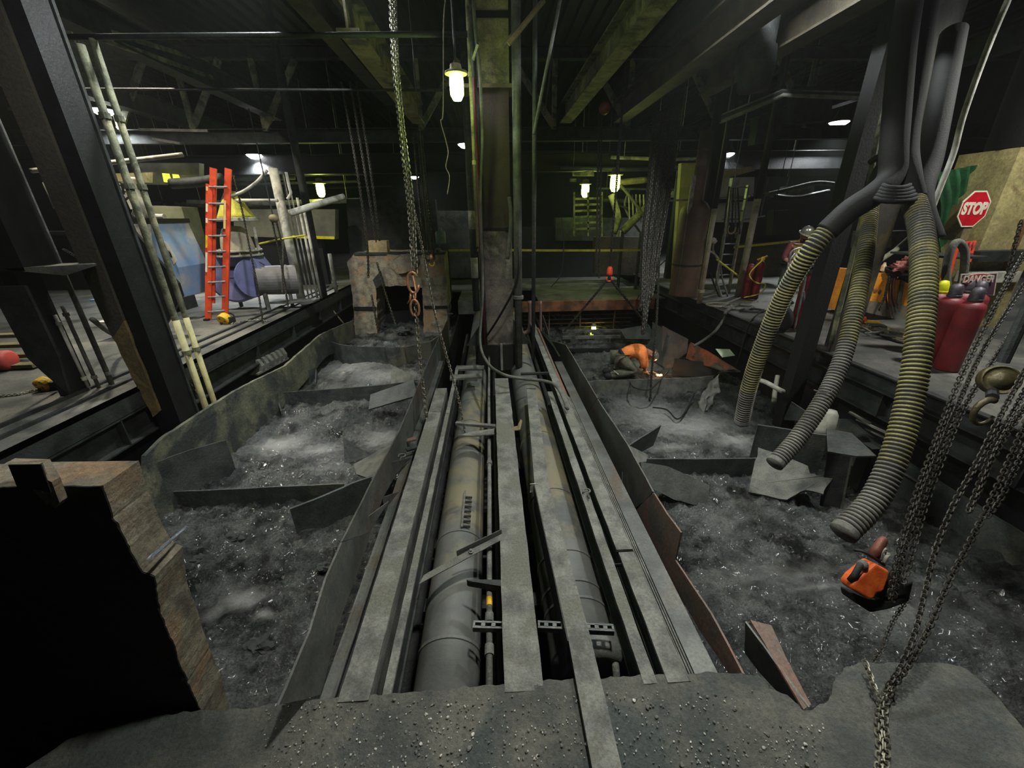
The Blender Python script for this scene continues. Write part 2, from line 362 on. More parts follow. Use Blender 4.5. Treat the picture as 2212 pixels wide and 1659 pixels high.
# ---- near concrete slab with broken edge
edge = [(-60,1720),(60,1655),(150,1595),(240,1565),(330,1545),(430,1534),(500,1530),(640,1514),(800,1500),(1000,1484),(1170,1468),(1330,1460),(1550,1451),
        (1640,1456),(1665,1485),(1700,1500),(1737,1535),(1752,1533),(1790,1510),(1808,1462),(1828,1440),(1855,1432),(1900,1431),(2050,1431),(2090,1445),(2150,1500),(2230,1590),(2330,1700)]
pl = [P(x, y, 0) for x, y in edge]
out = []
for a, b in zip(pl, pl[1:]):
    k = max(1, int((b-a).length/.02))
    for j in range(k):
        p = a.lerp(b, j/k); d = noise.noise_vector(p*18)*.010+noise.noise_vector(p*60)*.004; out.append(V(p.x+d.x, p.y+d.y, 0))
out.append(pl[-1])
poly = [V(pl[0].x-.05, -1.7, 0)] + out + [V(pl[-1].x+.9, pl[-1].y-.3, 0), V(pl[-1].x+.9, -1.7, 0)]
slab = MB()
# gridded, gently uneven top inside the outline
import mathutils.geometry as geo
def in_poly(x, y, pg):
    c = False; j = len(pg)-1
    for i in range(len(pg)):
        a, b = pg[i], pg[j]
        if (a.y > y) != (b.y > y) and x < (b.x-a.x)*(y-a.y)/(b.y-a.y)+a.x: c = not c
        j = i
    return c
inner = []
xs0 = min(p.x for p in poly); xs1 = max(p.x for p in poly)
x = xs0+.03
while x < xs1:
    y = .35
    while y < 1.9:
        if in_poly(x, y, poly) and min((V(x,y,0)-q).length_squared for q in out[::3]) > .0004: inner.append(V(x+random.uniform(-.006,.006), y+random.uniform(-.006,.006), 0))
        y += .024
    x += .024
npoly = len(poly)
vs2, es2, fs2, *_ = geo.delaunay_2d_cdt([p.to_2d() for p in poly+inner], [], [list(range(npoly))], 1, 1e-5)
def sz(x, y):
    q = V(x, y, 0); return noise.fractal(q*3, .9, 2, 3)*.008+max(0, noise.noise(q*22)-.15)*.012+noise.noise(q*50)*.0025-.006
slab.add([(v.x, v.y, sz(v.x, v.y)) for v in vs2], fs2)
slab.add([(p.x, p.y, sz(p.x, p.y)) for p in poly]+[(p.x+noise.noise(p*9)*.03, p.y-.05+noise.noise(p*11)*.03, -.16) for p in poly]+[(p.x, p.y-.12, -.4) for p in poly],
    [(k*npoly+i, k*npoly+(i+1) % npoly, (k+1)*npoly+(i+1) % npoly, (k+1)*npoly+i) for k in range(2) for i in range(npoly)])
struct(slab, 'floor_near', slabm, smooth=True)
# loose chips and grit on the slab
def grit(name, label, n, m, rmin, rmax, region, grp=None):
    mb = MB()
    for i in range(n):
        px, py = region(); p = P(px, py, 0)
        r = random.uniform(rmin, rmax)*(1 if random.random() < .93 else 1.8)
        mb.ball(V(p.x, p.y, r*.3), (r, r*random.uniform(.6,1), r*random.uniform(.4,.8)), 6, 4, .5, Matrix.Rotation(random.uniform(0,6), 3, 'Z'))
    o = one(mb, name, m, label, 'debris'); o['kind'] = 'stuff'; return o
def reg():
    x = random.uniform(560, 1780); return x, random.uniform(1520-(x-560)*.03 if x < 1640 else 1560, 1700)
grit('debris_chips', 'pale crushed chips scattered over the near concrete slab', 520, chip, .0018, .0052, reg)
def reg2(): 
    x = random.uniform(200, 2100); return x, random.uniform(1590, 1700)
grit('debris_grit', 'dark grit scattered over the near concrete slab', 500, dust, .002, .007, reg)
# ================================================================ DECK EDGE STEEL
def deck_edge(x, s, side):
    """two stacked channels along a deck edge with plate stiffeners"""
    t = thing('edge_beam', 'long sooty steel edge beam carrying the %s deck' % side, 'beam', (x, 6, -.3))
    y1 = 13.2
    MB().channel((x,-1.2,.19),(x,y1,.19),.09*-s,.22,.018,flip=s).build('top_channel', dark, t)
    if s > 0: MB().ibeam((x+.12,-1.2,-.11),(x+.12,y1,-.11),.2,.36,.02,.02).build('lower_beam', dark, t)
    else: MB().ibeam((x-.1,-1.2,-.11),(x-.1,y1,-.11),.2,.36,.02,.02).build('lower_beam', dark, t)
    for k in range(8):
        yy = 1.4+k*1.5; MB().box((min(x,x+s*.1),yy,-.28),(max(x,x+s*.1),yy+.015,.06)).build('stiffener', dark, t)
    return t
deck_edge(XL, -1, 'left'); deck_edge(XR, 1, 'right')
for i, (dx, z) in enumerate([(-.35,.02),(-.62,.02)]):
    one(MB().bar((XL+dx, 1, ZD+.015),(XL+dx, 12.8, ZD+.015), .05, .03), 'flat_bar', dark,
        'flat steel bar lying along the left deck, %s the edge' % ('nearer' if i == 0 else 'further from'), 'steel bar')
# sloping dark plates hanging under the left deck edge
# ================================================================ TRENCH BEAMS
def X(px, z): return P(px, 1360, z).x
def yat(py, z=0.): return P(1058, py, z).y
Y0 = .95
def yedge(px):
    py = 1530-.066*(px-500)-10 if px < 1640 else 1455
    return P(px+ (px-1058)*.12, py, 0).y-.03
def sx(pxa, pxb, z): return X(pxa, z), X(pxb, z)
# trench floor & walls
struct(MB().box((-1.0,.9,-1.75),(1.24,13.3,-1.7)), 'floor_trench', black)
struct(MB().box((-1.02,.9,-1.7),(-.98,13.3,-.45)), 'wall_trench_left', black)
struct(MB().box((1.2,.9,-1.7),(1.26,13.3,-.45)), 'wall_trench_right', black)
def long_beam(xa, xb, z, ya, yb, h, label, m=dust, tf=.02, web=.02, kind='i', grp=None, name='steel_beam'):
    xm = (xa+xb)/2; w = xb-xa; t = thing(name, label, 'beam', (xm, (ya+yb)/2, z-h), grp)
    top = MB(); N = int((yb-ya)/.06); vs = []
    for i in range(N+1):
        y = ya+(yb-ya)*i/N; j = noise.noise(V(xm*5, y*6, 1))*.004; j2 = noise.noise(V(xm*5, y*6, 9))*.004
        vs += [(xa+j, y, z), (xb+j2, y, z), (xb+j2, y, z-tf), (xa+j, y, z-tf)]
    fs = [(4*i+k, 4*i+(k+1) % 4, 4*i+4+(k+1) % 4, 4*i+4+k) for i in range(N) for k in range(4)]+[(0,1,2,3),(4*N+3,4*N+2,4*N+1,4*N)]
    top.add(vs, fs).build('top_flange', m, t)
    if kind == 'i': wx = xm
    elif kind == 'l': wx = xa+web/2
    else: wx = xb-web/2
    MB().box((wx-web/2, ya, z-h+tf),(wx+web/2, yb, z-tf)).build('web', dark if kind == 'i' else tanm if kind == 't' else dust2, t)
    MB().box((xa, ya, z-h),(xb, yb, z-h+tf)).build('bottom_flange', dark, t)
    return t
a, b = sx(1086,1160,0); long_beam(a, b, 0, yedge(1127), yat(818), .32, 'broad dusty grey steel beam running up the middle of the trench to the column')
a, b = sx(778,834,0); long_beam(a, b, 0, yedge(806), yat(835), .26, 'wide dusty flange beam left of the left pipe, widest of the left side steel', kind='r')
a, b = sx(856,873,0); long_beam(a, b, -.01, yedge(864), yat(790), .2, 'narrow rough flange beam just left of the left pipe')
a, b = sx(744,770,-.14); long_beam(a, b, -.14, yedge(757), yat(760), .12, 'slim steel ledge between the left plate wall and the wide beam', m=grey, kind='l', name='steel_ledge')
a, b = sx(1352,1378,0); long_beam(a, b, 0, yedge(1365), yat(850), .22, 'narrow grey flange beam just right of the right pipe', kind='r')
a, b = sx(1400,1442,0); ymid = yat(1205)
long_beam(a, b, 0, yedge(1421), ymid-.01, .16, 'short near length of dusty flange beam on the right, below the joint')
long_beam(a-.005, b-.005, 0, ymid+.015, yat(700), .16, 'long far length of dusty flange beam on the right, beyond the joint')
a, b = sx(1443,1458,.0)
t = thing('steel_channel', 'thin upturned channel edges beside the right dusty flange beam', 'channel', (a, 4, -.1))
for k, xx in enumerate((a, (a+b)/2, b)): MB().box((xx-.004, yedge(1450), -.1),(xx+.004, yat(860), .0-.012*k)).build('channel_lip', dust, t)
a, b = sx(1458,1500,-.13)
one(MB().box((a, yedge(1480), -.15),(b+.01, yat(770), -.13)), 'cover_plate', grey, 'smooth dark grey cover plate between the channel edges and the right plate wall', 'plate')
# top strip lying over the right pipe and on the slab
a, b = sx(1232,1280,.05); 
t = thing('box_beam', 'long grey box-section beam lying over the right pipe and across the near slab', 'beam', ((a+b)/2, 3, 0))
p0 = P(1147,835,.05); pm = P(1252,1380,.05); pn = P(1318,1690,.05); pm2 = P(1170,1045,.05)
wb = (b-a)
MB().add([(V(p.x+s_*wb/2, p.y, p.z-dz)) for p in (p0, pm2, pm, pn) for s_, dz in ((-1,0),(1,0),(1,.025),(-1,.025))],
    [(4*i+k, 4*i+(k+1) % 4, 4*i+4+(k+1) % 4, 4*i+4+k) for i in range(3) for k in range(4)]+[(0,1,2,3),(15,14,13,12)]).build('top_plate', dust, t)
MB().add([V(p.x-wb/2-.004, p.y, z) for p, z in ((pm2,.04),(pm,.04),(pm,-.02),(pm,-.16),(pm2,-.22))]+[V(p.x-wb/2+.01, p.y, z) for p, z in ((pm2,.04),(pm,.04),(pm,-.02),(pm,-.16),(pm2,-.22))],
    [(0,1,2,3,4),(9,8,7,6,5)]+[(i,(i+1)%5,5+(i+1)%5,5+i) for i in range(5)]).build('side_web', grey, t)
q = pm2
MB().prism(rag([V(q.x-wb/2-.04,q.y,.055),V(q.x-wb/2+.03,q.y,.058),V(q.x-wb/2+.03,q.y+.01,-.03),V(q.x-wb/2-.04,q.y+.01,-.04)],.02,.01),(0,-.006,0)).build('torn_flap', chip, t)
# ---------------------------------------------------------------- pipes
def xz_at(pxl, pxr, z):
    return (X(pxl, z)+X(pxr, z))/2
def big_pipe(label, x, z, r, ya, yb, bands, near):
    t = thing('large_pipe', label, 'pipe', (x, (ya+yb)/2, z-r))
    o = MB().tube([(x, ya+(yb-ya)*i/12, z) for i in range(13)], r, 40).build('pipe_run', pipem, t, smooth=True)
    for py in bands:
        y = P(1058, py, z+r).y
        MB().lathe([(r,-.012),(r+.008,-.01),(r+.008,.01),(r,.012)], (x,y,z), (0,1,0), 40).build('weld_band', pipem, t)
    near(t, x, z, r, ya); return t
def nearL(t, x, z, r, ya):
    MB().tube(curve_pts([(x,ya+.02,z),(x-.02,ya-.2,z-.02),(x-.1,ya-.4,z-.1),(x-.18,ya-.5,z-.3)],5), r*.99, 40).build('elbow', pipem, t, smooth=True)
    # row of studs along a slim bar on the pipe
    a = P(1010,1062,z+r+.01); b = P(1004,1140,z+r+.01)
    MB().bar((x+.03,a.y,z+r+.01),(x+.03,b.y,z+r+.01),.014,.03).build('stud_bar', dust, t)
    for k in range(7):
        y = b.y+(a.y-b.y)*(k+.3)/7.6; MB().cyl((x+.04,y,z+r+.012),(x+.10,y,z+r+.004),.010,8).build('stud', dark, t)
xp = xz_at(915,1040,-.42)
big_pipe('large grey dust-coated pipe on the left side of the trench', xp, -.42, .20, 1.3, 11.5, (1370, 1142, 905, 860), nearL)
def nearR(t, x, z, r, ya):
    MB().lathe([(r*.7,-.02),(r*.95,-.02),(r*.98,.0),(r*1.05,.01),(r*1.05,.16),(r*.98,.17)], (x+.06,ya-.06,z+.02), (0.03,1,.02), 40).build('end_collar', grey, t, smooth=True)
    MB().tube(curve_pts([(x+.15,ya-.02,z+r*.6),(x+.15,ya-.1,z+.12),(x+.15,ya-.2,z-.05),(x+.19,ya-.32,z-.15)],5),.022,10).build('drain_pipe', dust, t, smooth=True)
    MB().lathe([(.014,0),(.03,.0),(.03,.05),(.014,.05),(.012,.09)],(x+.24,ya+.15,z+.12),(1,0,0),10).build('valve', yellow, t)
xr_ = xz_at(1172,1328,-.42)
big_pipe('large grey pipe on the right side of the trench, ending in a collar', xr_, -.42, .225, 1.62, 11.5, (1300, 1262, 1195, 1060, 935), nearR)
# slim pipe between left pipe and centre beam
xs = X(1057,-.08)
t = thing('slim_pipe', 'slim pale grey conduit pipe running beside the centre beam', 'pipe', (xs, 4, -.1))
MB().tube([(xs,yedge(1057),-.08),(xs,3,-.08),(xs-.01,5,-.08),(xs-.01,7,-.08)], .019, 12).build('pipe_run', dust, t, smooth=True)
for py in (1405, 1000, 1335): 
    y = P(1058,py,-.08).y; MB().cyl((xs,y-.03,-.08),(xs,y+.03,-.08),.027,12).build('coupling', dust, t)
y = P(1058,1300,-.08).y; MB().cyl((xs,y-.03,-.08),(xs,y+.03,-.08),.0197,12).build('paint_mark', yellow, t)
one(MB().tube([(xs+.07,Y0+.1,-.3),(xs+.07,6.5,-.3)],.03,12), 'lower_pipe', dark, 'dark pipe sunk in the gap beside the centre beam', 'pipe', smooth=True)
xx = X(890,-.55); one(MB().tube([(xx,Y0+.3,-.6),(xx,10,-.6)],.05,12), 'lower_pipe', dark, 'dark pipe sunk low between the narrow beam and the left pipe', 'pipe', smooth=True)
xx = X(1345,-.5); one(MB().tube([(xx,Y0+.3,-.55),(xx,10,-.55)],.035,12), 'lower_pipe', dark, 'dark pipe sunk low to the right of the right pipe', 'pipe', smooth=True)
# purple-grey drum end under the slab edge
c = P(1218,1500,-.42)
t = thing('small_drum', 'lilac grey drum sitting low under the slab edge beside the right pipe', 'drum', (c.x, c.y, -1.2))
MB().lathe([(.0,.0),(.12,0),(.125,.02),(.125,.70),(.11,.72),(0,.725)], (c.x,c.y-.04,-1.15), (0,0,1), 28).build('drum_body', purple, t, smooth=True)
MB().lathe([(.127,-.008),(.131,0),(.127,.008)], (c.x,c.y-.04,-.8), (0,0,1), 28).build('hoop', purple, t)
# cross members
def strut(px0, py0, px1, py1, z, w=.04, slots=8):
    a, b = P(px0,py0,z), P(px1,py1,z); t = MB(); d = (b-a).normalized(); s_ = d.cross(V(0,0,1)); L_ = (b-a).length
    n = slots; e = .25
    # slotted face built from rails and bridges
    t.bar(a+s_*w*.42+V(0,0,0), b+s_*w*.42, w*.28, .003); t.bar(a-s_*w*.42, b-s_*w*.42, w*.28, .003)
    for k in range(n+1):
        c0 = a+d*(L_*(k-.0)/n-.012 if k else 0); c1 = a+d*(L_*k/n+.012 if k < n else L_); t.bar(c0, c1, w*.7, .003)
    t.bar(a+s_*w*.55-V(0,0,.018), b+s_*w*.55-V(0,0,.018), .003, .036); t.bar(a-s_*w*.55-V(0,0,.018), b-s_*w*.55-V(0,0,.018), .003, .036)
    return t
one(strut(1022,1348,1088,1350,-.03,.04,3), 'slotted_strut', strutm, 'slotted galvanised strut left of the centre beam, under the slim pipe', 'strut')
one(strut(1162,1348,1326,1356,-.03,.04,9), 'slotted_strut', strutm, 'slotted galvanised strut spanning the right pipe under the box beam', 'strut')
a, b = P(905,1262,-.03), P(1084,1165,.0)
t = thing('angle_brace', 'torn diagonal angle iron bolted across the left pipe', 'angle iron', (a+b)/2)
MB().add(rag([a,a+V(.02,.09,.01),b+V(0,.07,0),b],.05,.006), []).v
pg = rag([a, a.lerp(b,.35), a.lerp(b,.6), b, b+V(-.0,.05,.005), a.lerp(b,.5)+V(0,.06,.01), a+V(0.02,.07,0)],.03,.006,3)
MB().prism(pg, V(0,0,-.006)).build('flat_leg', dust2, t)
MB().bar(a.lerp(b,.42)+V(0,.075,.02), b+V(0,.055,.02), .004, .05).build('upright_leg', grey, t)
c = a.lerp(b,.6)+V(0,.03,.01); MB().lathe([(0,0),(.02,0),(.02,.006),(.011,.008),(.011,.02),(0,.02)],c,(0,0,1),6).build('bolt', dust, t)
a, b = P(1008,1252,.0), P(1088,1258,.0)
one(MB().prism(rag([a,a.lerp(b,.5)+V(0,.012,0),b+V(0,.02,0),b+V(0,-.03,-.0),a.lerp(b,.5)+V(0,-.022,0),a+V(0.01,-.01,0)],.012,.005,5),V(0,0,-.05)), 'burnt_stub', dark, 'short burnt black stub over the slim pipe', 'steel stub')
one(MB().bar(P(985,914,0),P(1070,921,0),.05,.03), 'cross_bar', dust, 'thin straight cross bar over the left pipe', 'steel bar')
a, b = P(988,940,0), P(1068,932,.01)
one(MB().prism(rag([a,a.lerp(b,.4)+V(0,.05,0),b+V(0,.07,0),b+V(0,-.06,0),a.lerp(b,.5)+V(0,-.05,0)],.03,.012,6),V(0,0,-.012)), 'torn_strap', dust, 'ragged torn steel strap lying across the left pipe, below the cross bar', 'steel strap')
a = P(1128,912,.02)
one(MB().prism(rag([P(1107,930,0),P(1124,928,0),P(1128,908,.03),P(1124,905,.03),P(1118,920,0),P(1107,922,0)],.02,.004,6),V(0,0,-.01)), 'hooked_scrap', tanm, 'small hooked scrap of pale steel beside the centre beam', 'scrap')
for i, (p0_, p1_, lab) in enumerate([((866,955),(897,948),'small pale plate tab between the left wall and wide beam'),((878,972),(902,965),'small dark cross tab just below the pale tab')]):
    one(MB().bar(P(*p0_,-.05),P(*p1_,-.05),.06,.02), 'cross_tab', (rusty, dark)[i], lab, 'steel tab')
for (x0_,y0_,x1_,y1_,lab) in ((972,816,1040,812,'dusty cross plate over the far end of the left pipe'),(1125,808,1185,806,'dark cross bar over the far end of the right pipe'),(985,795,1045,795,'thin dark bar ahead of the dusty cross plate')):
    one(MB().bar(P(x0_,y0_,-.02),P(x1_,y1_,-.02),.16 if 'plate' in lab else .05,.03), 'cross_plate', dust2 if 'dusty' in lab else dark, lab, 'steel plate')
# lower cross pieces seen through the gaps (rollers / grating)
for k in range(7):
    y = P(1180,1000+k*13,-.75).y
    one(MB().bar((-.95,y,-.85),(1.18,y,-.85),.05,.05), 'floor_joist', dark, 'dark cross joist low in the trench under the pipes, %s from the far end' % ['first','second','third','fourth','fifth','sixth','last'][k], 'joist', 'dark cross joists under the pipes')
for py in (1110,1235,960,880):
    y = P(1100,py,-.35).y
    one(MB().ibeam((-.97,y,-.74),(1.18,y,-.74),.12,.16,.012,.01), 'pipe_support_beam', dark, 'dark cross beam carrying the two large pipes, crossing %s' % {1110:'below the stud bar',1235:'nearest the slab',960:'by the torn strap',880:'furthest from the slab'}[py], 'beam', 'pipe support beams')
# eye brackets (lifting lugs)
def lug(px, py, z, label, R_=.035, m=dust2):
    c = P(px, py, z); mb = MB(); pts = [c+V(math.cos(t)*R_, math.sin(t)*R_*.9, 0) for t in [PI*1.5+ i*PI*1.75/14 for i in range(15)]]
    mb.tube([pts[0]-V(0,.07,0)]+pts, .007, 8); return one(mb, 'lifting_eye', m, label, 'lifting eye', smooth=True)
lug(868,984,.02,'round steel lifting eye on top of the left plate wall')
lug(1267,1060,.03,'thin hooked lifting eye beside the right flange beam',.03)
lug(972,678,.0,'far round lifting eye at the end of the left plate wall',.07)
# ---------------------------------------------------------------- plate walls either side of the trench
def xplate(x, pix, name, label, cat, m, th=.012, step=.08, amp=.006, extra=None):
    pg = rag([PX(px, py, x) for px, py in pix], step, amp, x)
    pg = [V(x, p.y, p.z) for p in pg]
    if not extra: return one(MB().prism(pg, (th,0,0)), name, m, label, cat)
    t = thing(name, label, cat, (x, sum(p.y for p in pg)/len(pg), min(p.z for p in pg)))
    MB().prism(pg, (th,0,0)).build('plate', m, t); extra(t); return t
xl, xr2 = -1.0, 1.26
def gus(x, pts, s):
    def f(t):
        for q in pts:
            a, b, c = [PX(*v, x) for v in q]; w = (c-b).length; b2 = b+V(s*.11,0,0)
            MB().prism([a, b, V(b.x+s*.10, c.y, c.z)], (0,.01,0)).build('gusset', grey, t)
    return f
xplate(xl, [(735,1172),(700,1250),(665,1365),(597,1523),(690,1500),(722,1362),(745,1300),(768,1240),(798,1150)], 'plate_wall', 'near lowest length of the left steel plate wall, by the slab', 'steel plate', grey,
    extra=gus(xl, [((790,1120),(798,1150),(812,1085))], 1))
xplate(xl, [(905,826),(860,932),(800,1042),(784,1075),(735,1170),(798,1148),(822,1080),(868,998),(905,915),(935,850)], 'plate_wall', 'middle length of the left steel plate wall with gussets', 'steel plate', grey,
    extra=gus(xl, [((838,1000),(848,1030),(868,990)),((826,1075),(832,1110),(850,1060))], 1))
xplate(xl, [(966,690),(935,755),(905,826),(935,850),(952,808),(972,752),(969,712)], 'plate_wall', 'far tall end of the left steel plate wall', 'steel plate', grey)
xplate(xr2, [(1412,1065),(1440,1110),(1470,1150),(1466,1172),(1458,1210),(1490,1258),(1535,1325),(1570,1390),(1604,1456),(1575,1456),(1510,1360),(1450,1255),(1400,1160),(1370,1100)], 'plate_wall', 'near reddish length of the right steel plate wall with a raised pointed corner', 'steel plate', rusty)
xplate(xr2, [(1290,862),(1355,960),(1410,1062),(1372,1104),(1330,1025),(1290,955),(1262,905)], 'plate_wall', 'middle grey length of the right steel plate wall with a gusset', 'steel plate', grey,
    extra=gus(xr2, [((1345,1020),(1345,1085),(1365,1060))], -1))
xplate(xr2, [(1172,680),(1183,712),(1187,735),(1222,745),(1290,860),(1262,905),(1215,812),(1180,742)], 'plate_wall', 'far notched end of the right steel plate wall', 'steel plate', grey)
# upright fins near the far right end of the trench
a = P(1180,742,0)
one(MB().prism([P(1162,712,0),P(1182,726,0),P(1207,770,-.05),P(1187,772,-.3)],V(.03,0,0)), 'end_plate', black, 'black folded end plate at the far end of the right wall', 'steel plate')
one(MB().bar(P(1162,712,0),P(1232,880,-.05),.03,.08), 'end_angle', rusty, 'thin rusty angle edge running beside the folded end plate', 'angle iron')
# bent plate beside the slab
c0 = P(1618,1368,-.02)
pA = [P(1625,1340,.10), P(1730,1532,.02), P(1640,1455,-.05), P(1592,1420,-.25)]
t = thing('bent_plate', 'bent steel plate leaning beside the slab edge at the right wall end', 'steel plate', P(1680,1450,-.2))
pg, nn = flat([P(1622,1338,.08), P(1665,1420,.04), P(1735,1533,.0), P(1700,1502,-.16), P(1640,1455,-.2), P(1598,1415,-.2)]); MB().prism(rag(pg,.05,.004), nn*.01).build('front_leaf', grey, t)
pg, nn = flat([P(1622,1338,.08), P(1665,1352,.05), P(1700,1420,.04), P(1752,1522,.0), P(1735,1533,.0)]); MB().prism(rag(pg,.05,.004), nn*.01).build('side_leaf', rusty, t)
# ================================================================ BAFFLE PLATES IN THE PITS
def wall_strip(name, label, tops, zt, zb, th=.02, m=pitst, cat='steel plate', bots=None, amp=.006, sd=1):
    """upright plate following a top edge traced at height zt (one z or a list), down to zb"""
    zt = zt if isinstance(zt, (list, tuple)) else [zt]*len(tops)
    tp = [P(x, y, z) for (x, y), z in zip(tops, zt)]; mb = MB(); N = []
    pts = []
    for a, b in zip(tp, tp[1:]):
        k = max(1, int((b-a).length/.1)); pts += [a.lerp(b, j/k) for j in range(k)]
    pts.append(tp[-1]); n = len(pts); vs = []
    for i, p in enumerate(pts):
        d = (pts[min(i+1, n-1)]-pts[max(i-1, 0)]); d.z = 0; s_ = V(-d.y, d.x, 0).normalized()*th
        w = noise.noise(p*5+V(sd,0,0))*amp
        vs += [p+V(0,0,w), V(p.x, p.y, zb), V(p.x, p.y, zb)+s_, p+V(0,0,w)+s_]
    fs = [(4*i+k, 4*i+(k+1) % 4, 4*i+4+(k+1) % 4, 4*i+4+k) for i in range(n-1) for k in range(4)]+[(0,1,2,3),(4*n-1,4*n-2,4*n-3,4*n-4)]
    return one(mb.add(vs, fs), name, m, label, cat)
def leaf(name, label, pts, th=.015, m=pitst, cat='steel plate', amp=.006, step=.08):
    pg, nn = flat([P(*p) for p in pts]); 
    return one(MB().prism(rag(pg, step, amp, pts[0][0]), nn*th), name, m, label, cat)
ZB = -1.25
# left pit
mossw = mat('mossy_pit_wall', (110,110,90), (70,74,66), .8, 0, 2.6, .6, 20, c3=(52,56,54))
t = xplate(XL+.32, [(305,985),(345,945),(420,896),(500,845),(560,815),(612,790),(640,765),(690,722),(735,702),(762,692),(790,735),(700,770),(650,830),(560,930),(480,1010),(380,1110),(310,1180),(300,1060)],
    'pit_wall_plate', 'long caked side plate of the left pit below the left deck', 'steel plate', mossw, .05, .1, .015)
wall_strip('baffle_plate', 'short dark baffle plate fixed to the left pit side plate, where the rod leans', [(334,1000),(410,972),(488,951),(500,985)], [-.42,-.5,-.6,-.95], ZB)
wall_strip('baffle_plate', 'long low baffle plate crossing the near left pit', [(344,1063),(450,1060),(600,1052),(742,1046)], -.88, ZB)
wall_strip('baffle_plate', 'dark baffle plate in the near left pit angled up towards the trench wall', [(626,1100),(700,1072),(760,1045),(803,1030)], [-.72,-.7,-.66,-.62], -1.15, .03)
leaf('fin_plate', 'small triangular fin standing in the pale patch of the left pit', [(742,944,-.75),(744,1004,-1.1),(800,984,-1.05)], .02)
leaf('sloping_plate', 'pale tilted plate running up to the left plate wall', [(765,1004,-.9),(850,955,-.55),(862,975,-.5),(808,1036,-.6),(770,1024,-.8)], .03, dust2)
wall_strip('baffle_plate', 'long baffle plate crossing the middle of the left pit', [(601,848),(700,842),(800,834),(872,826)], -.82, ZB)
wall_strip('baffle_plate', 'angled wing plate at the left end of the middle baffle', [(560,815),(592,842),(606,888)], [-.7,-.82,-1.0], ZB)
leaf('tilted_plate', 'dark rectangular plate tilted against the left plate wall', [(798,850,-.7),(895,822,-.45),(900,852,-.55),(798,886,-.9)], .03)
leaf('fin_plate', 'small grey triangular fin behind the tilted rectangular plate', [(845,789,-.75),(846,832,-1.05),(902,822,-.95),(900,815,-.9)], .02, dust2)
wall_strip('baffle_plate', 'short baffle plate at the left of the pale far slag', [(612,818),(682,793),(680,826)], [-.78,-.8,-1.05], ZB)
wall_strip('baffle_plate', 'curved far baffle plate ahead of the concrete block', [(700,733),(735,745),(800,750),(873,750),(930,738),(955,722)], -.62, -1.15, .03)
wall_strip('baffle_plate', 'small far baffle plate beside the curved one, nearest the left deck', [(640,752),(700,733)], -.62, ZB, .03)
# cast ribbed bracket
c = P(575,800,-.45)
t = thing('toothed_casting', 'pale toothed casting lying on the left pit edge below the deck', 'casting', P(580,812,-.55))
A_, B_ = P(552,806,-.45), P(612,775,-.45); d_ = (B_-A_)
MB().bar(A_-d_*.08, B_+d_*.05, .2, .03).build('base_plate', dust2, t)
for k in range(6):
    c = A_+d_*((k+.3)/6); MB().prism([c+V(-.1,0,0), c+V(.1,0,0), c+V(.12,0,.12), c+V(.07,0,.24), c+V(.03,0,.24), c+V(.02,0,.1), c+V(-.1,0,.04)], d_*.09).build('tooth', dust, t)
# rods leaning in the left pit
t = thing('scraper_rod', 'long pale rod leaning from the left deck down to the left pit slag', 'rod', P(488,948,-1.0))
MB().tube([P(384,795,.28), P(400,812,.15), P(440,868,-.35), P(496,952,-1.0)], .014, 8).build('rod', rope, t, smooth=True)
c = P(497,954,-1.03); MB().bar(c+V(-.05,0,0), c+V(.05,0,0), .01, .08).build('blade', dust2, t)
one(MB().tube([P(704,652,.1), P(758,718,-.9)], .02, 8), 'timber_pole', woodm, 'pale pole leaning at the far end of the left pit', 'pole', smooth=True)
# right pit
wall_strip('baffle_plate', 'long grey baffle plate crossing the right pit in front of the kneeling worker', [(1262,826),(1300,822),(1400,820),(1500,816),(1542,812)], -.78, ZB, m=dust2)
wall_strip('baffle_plate', 'dark straight baffle plate crossing the right pit beyond the pointed plates', [(1398,992),(1500,992),(1642,990)], -.85, ZB)
leaf('fin_plate', 'pale broad plate with a pointed corner leaning on the right plate wall', [(1385,998,-.62),(1440,1008,-.72),(1538,1049,-.86),(1528,1098,-1.1),(1450,1078,-1.05),(1393,1045,-.8)], .02, grey)
leaf('fin_plate', 'sharp upright triangular fin near the right plate wall', [(1362,966,-.85),(1425,916,-.62),(1414,966,-1.0),(1380,975,-1.05)], .02)
leaf('fin_plate', 'low grey fin behind the sharp triangular fin at the right wall', [(1340,960,-.7),(1405,978,-.9),(1395,1000,-1.0),(1376,998,-.8)], .02, dust2)
leaf('slag_covered_plate', 'wide dusty plate under the end of the middle hose with burnt out edge', [(1638,968,-.72),(1680,978,-.68),(1745,1005,-.68),(1752,1022,-.7),(1772,1028,-.72),(1800,1030,-.72),(1778,1070,-.85),(1740,1062,-.88),(1700,1075,-.92),(1616,1062,-1.02)], .03, dust2, amp=.02, step=.05)
wall_strip('baffle_plate', 'dark tall plate behind the end of the middle hose', [(1637,918),(1700,928),(1792,942)], [-.5,-.5,-.5], -1.1, .03)
t = thing('stub_beam', 'dark wide-flange stub standing on its post in the right pit', 'beam', P(1820,1100,-1.1))
pg, nn = flat([P(1785,925,-.35),P(1840,935,-.35),P(1893,985,-.38),P(1850,985,-.38),P(1788,975,-.38)]); MB().prism(pg, nn*.02).build('top_flange', pitst, t)
MB().bar(P(1838,985,-.4), P(1815,1105,-1.1), .02, .03).build('web_edge', dust2, t)
pg, nn = flat([P(1788,978,-.4),P(1836,985,-.4),P(1815,1108,-1.1),P(1770,1090,-1.1)]); MB().prism(pg, nn*.015).build('web_plate', dark, t)
MB().box(tuple(P(1850,1060,-1.0)), tuple(P(1850,1060,-1.0)+V(.1,.15,.6))).build('post', black, t)
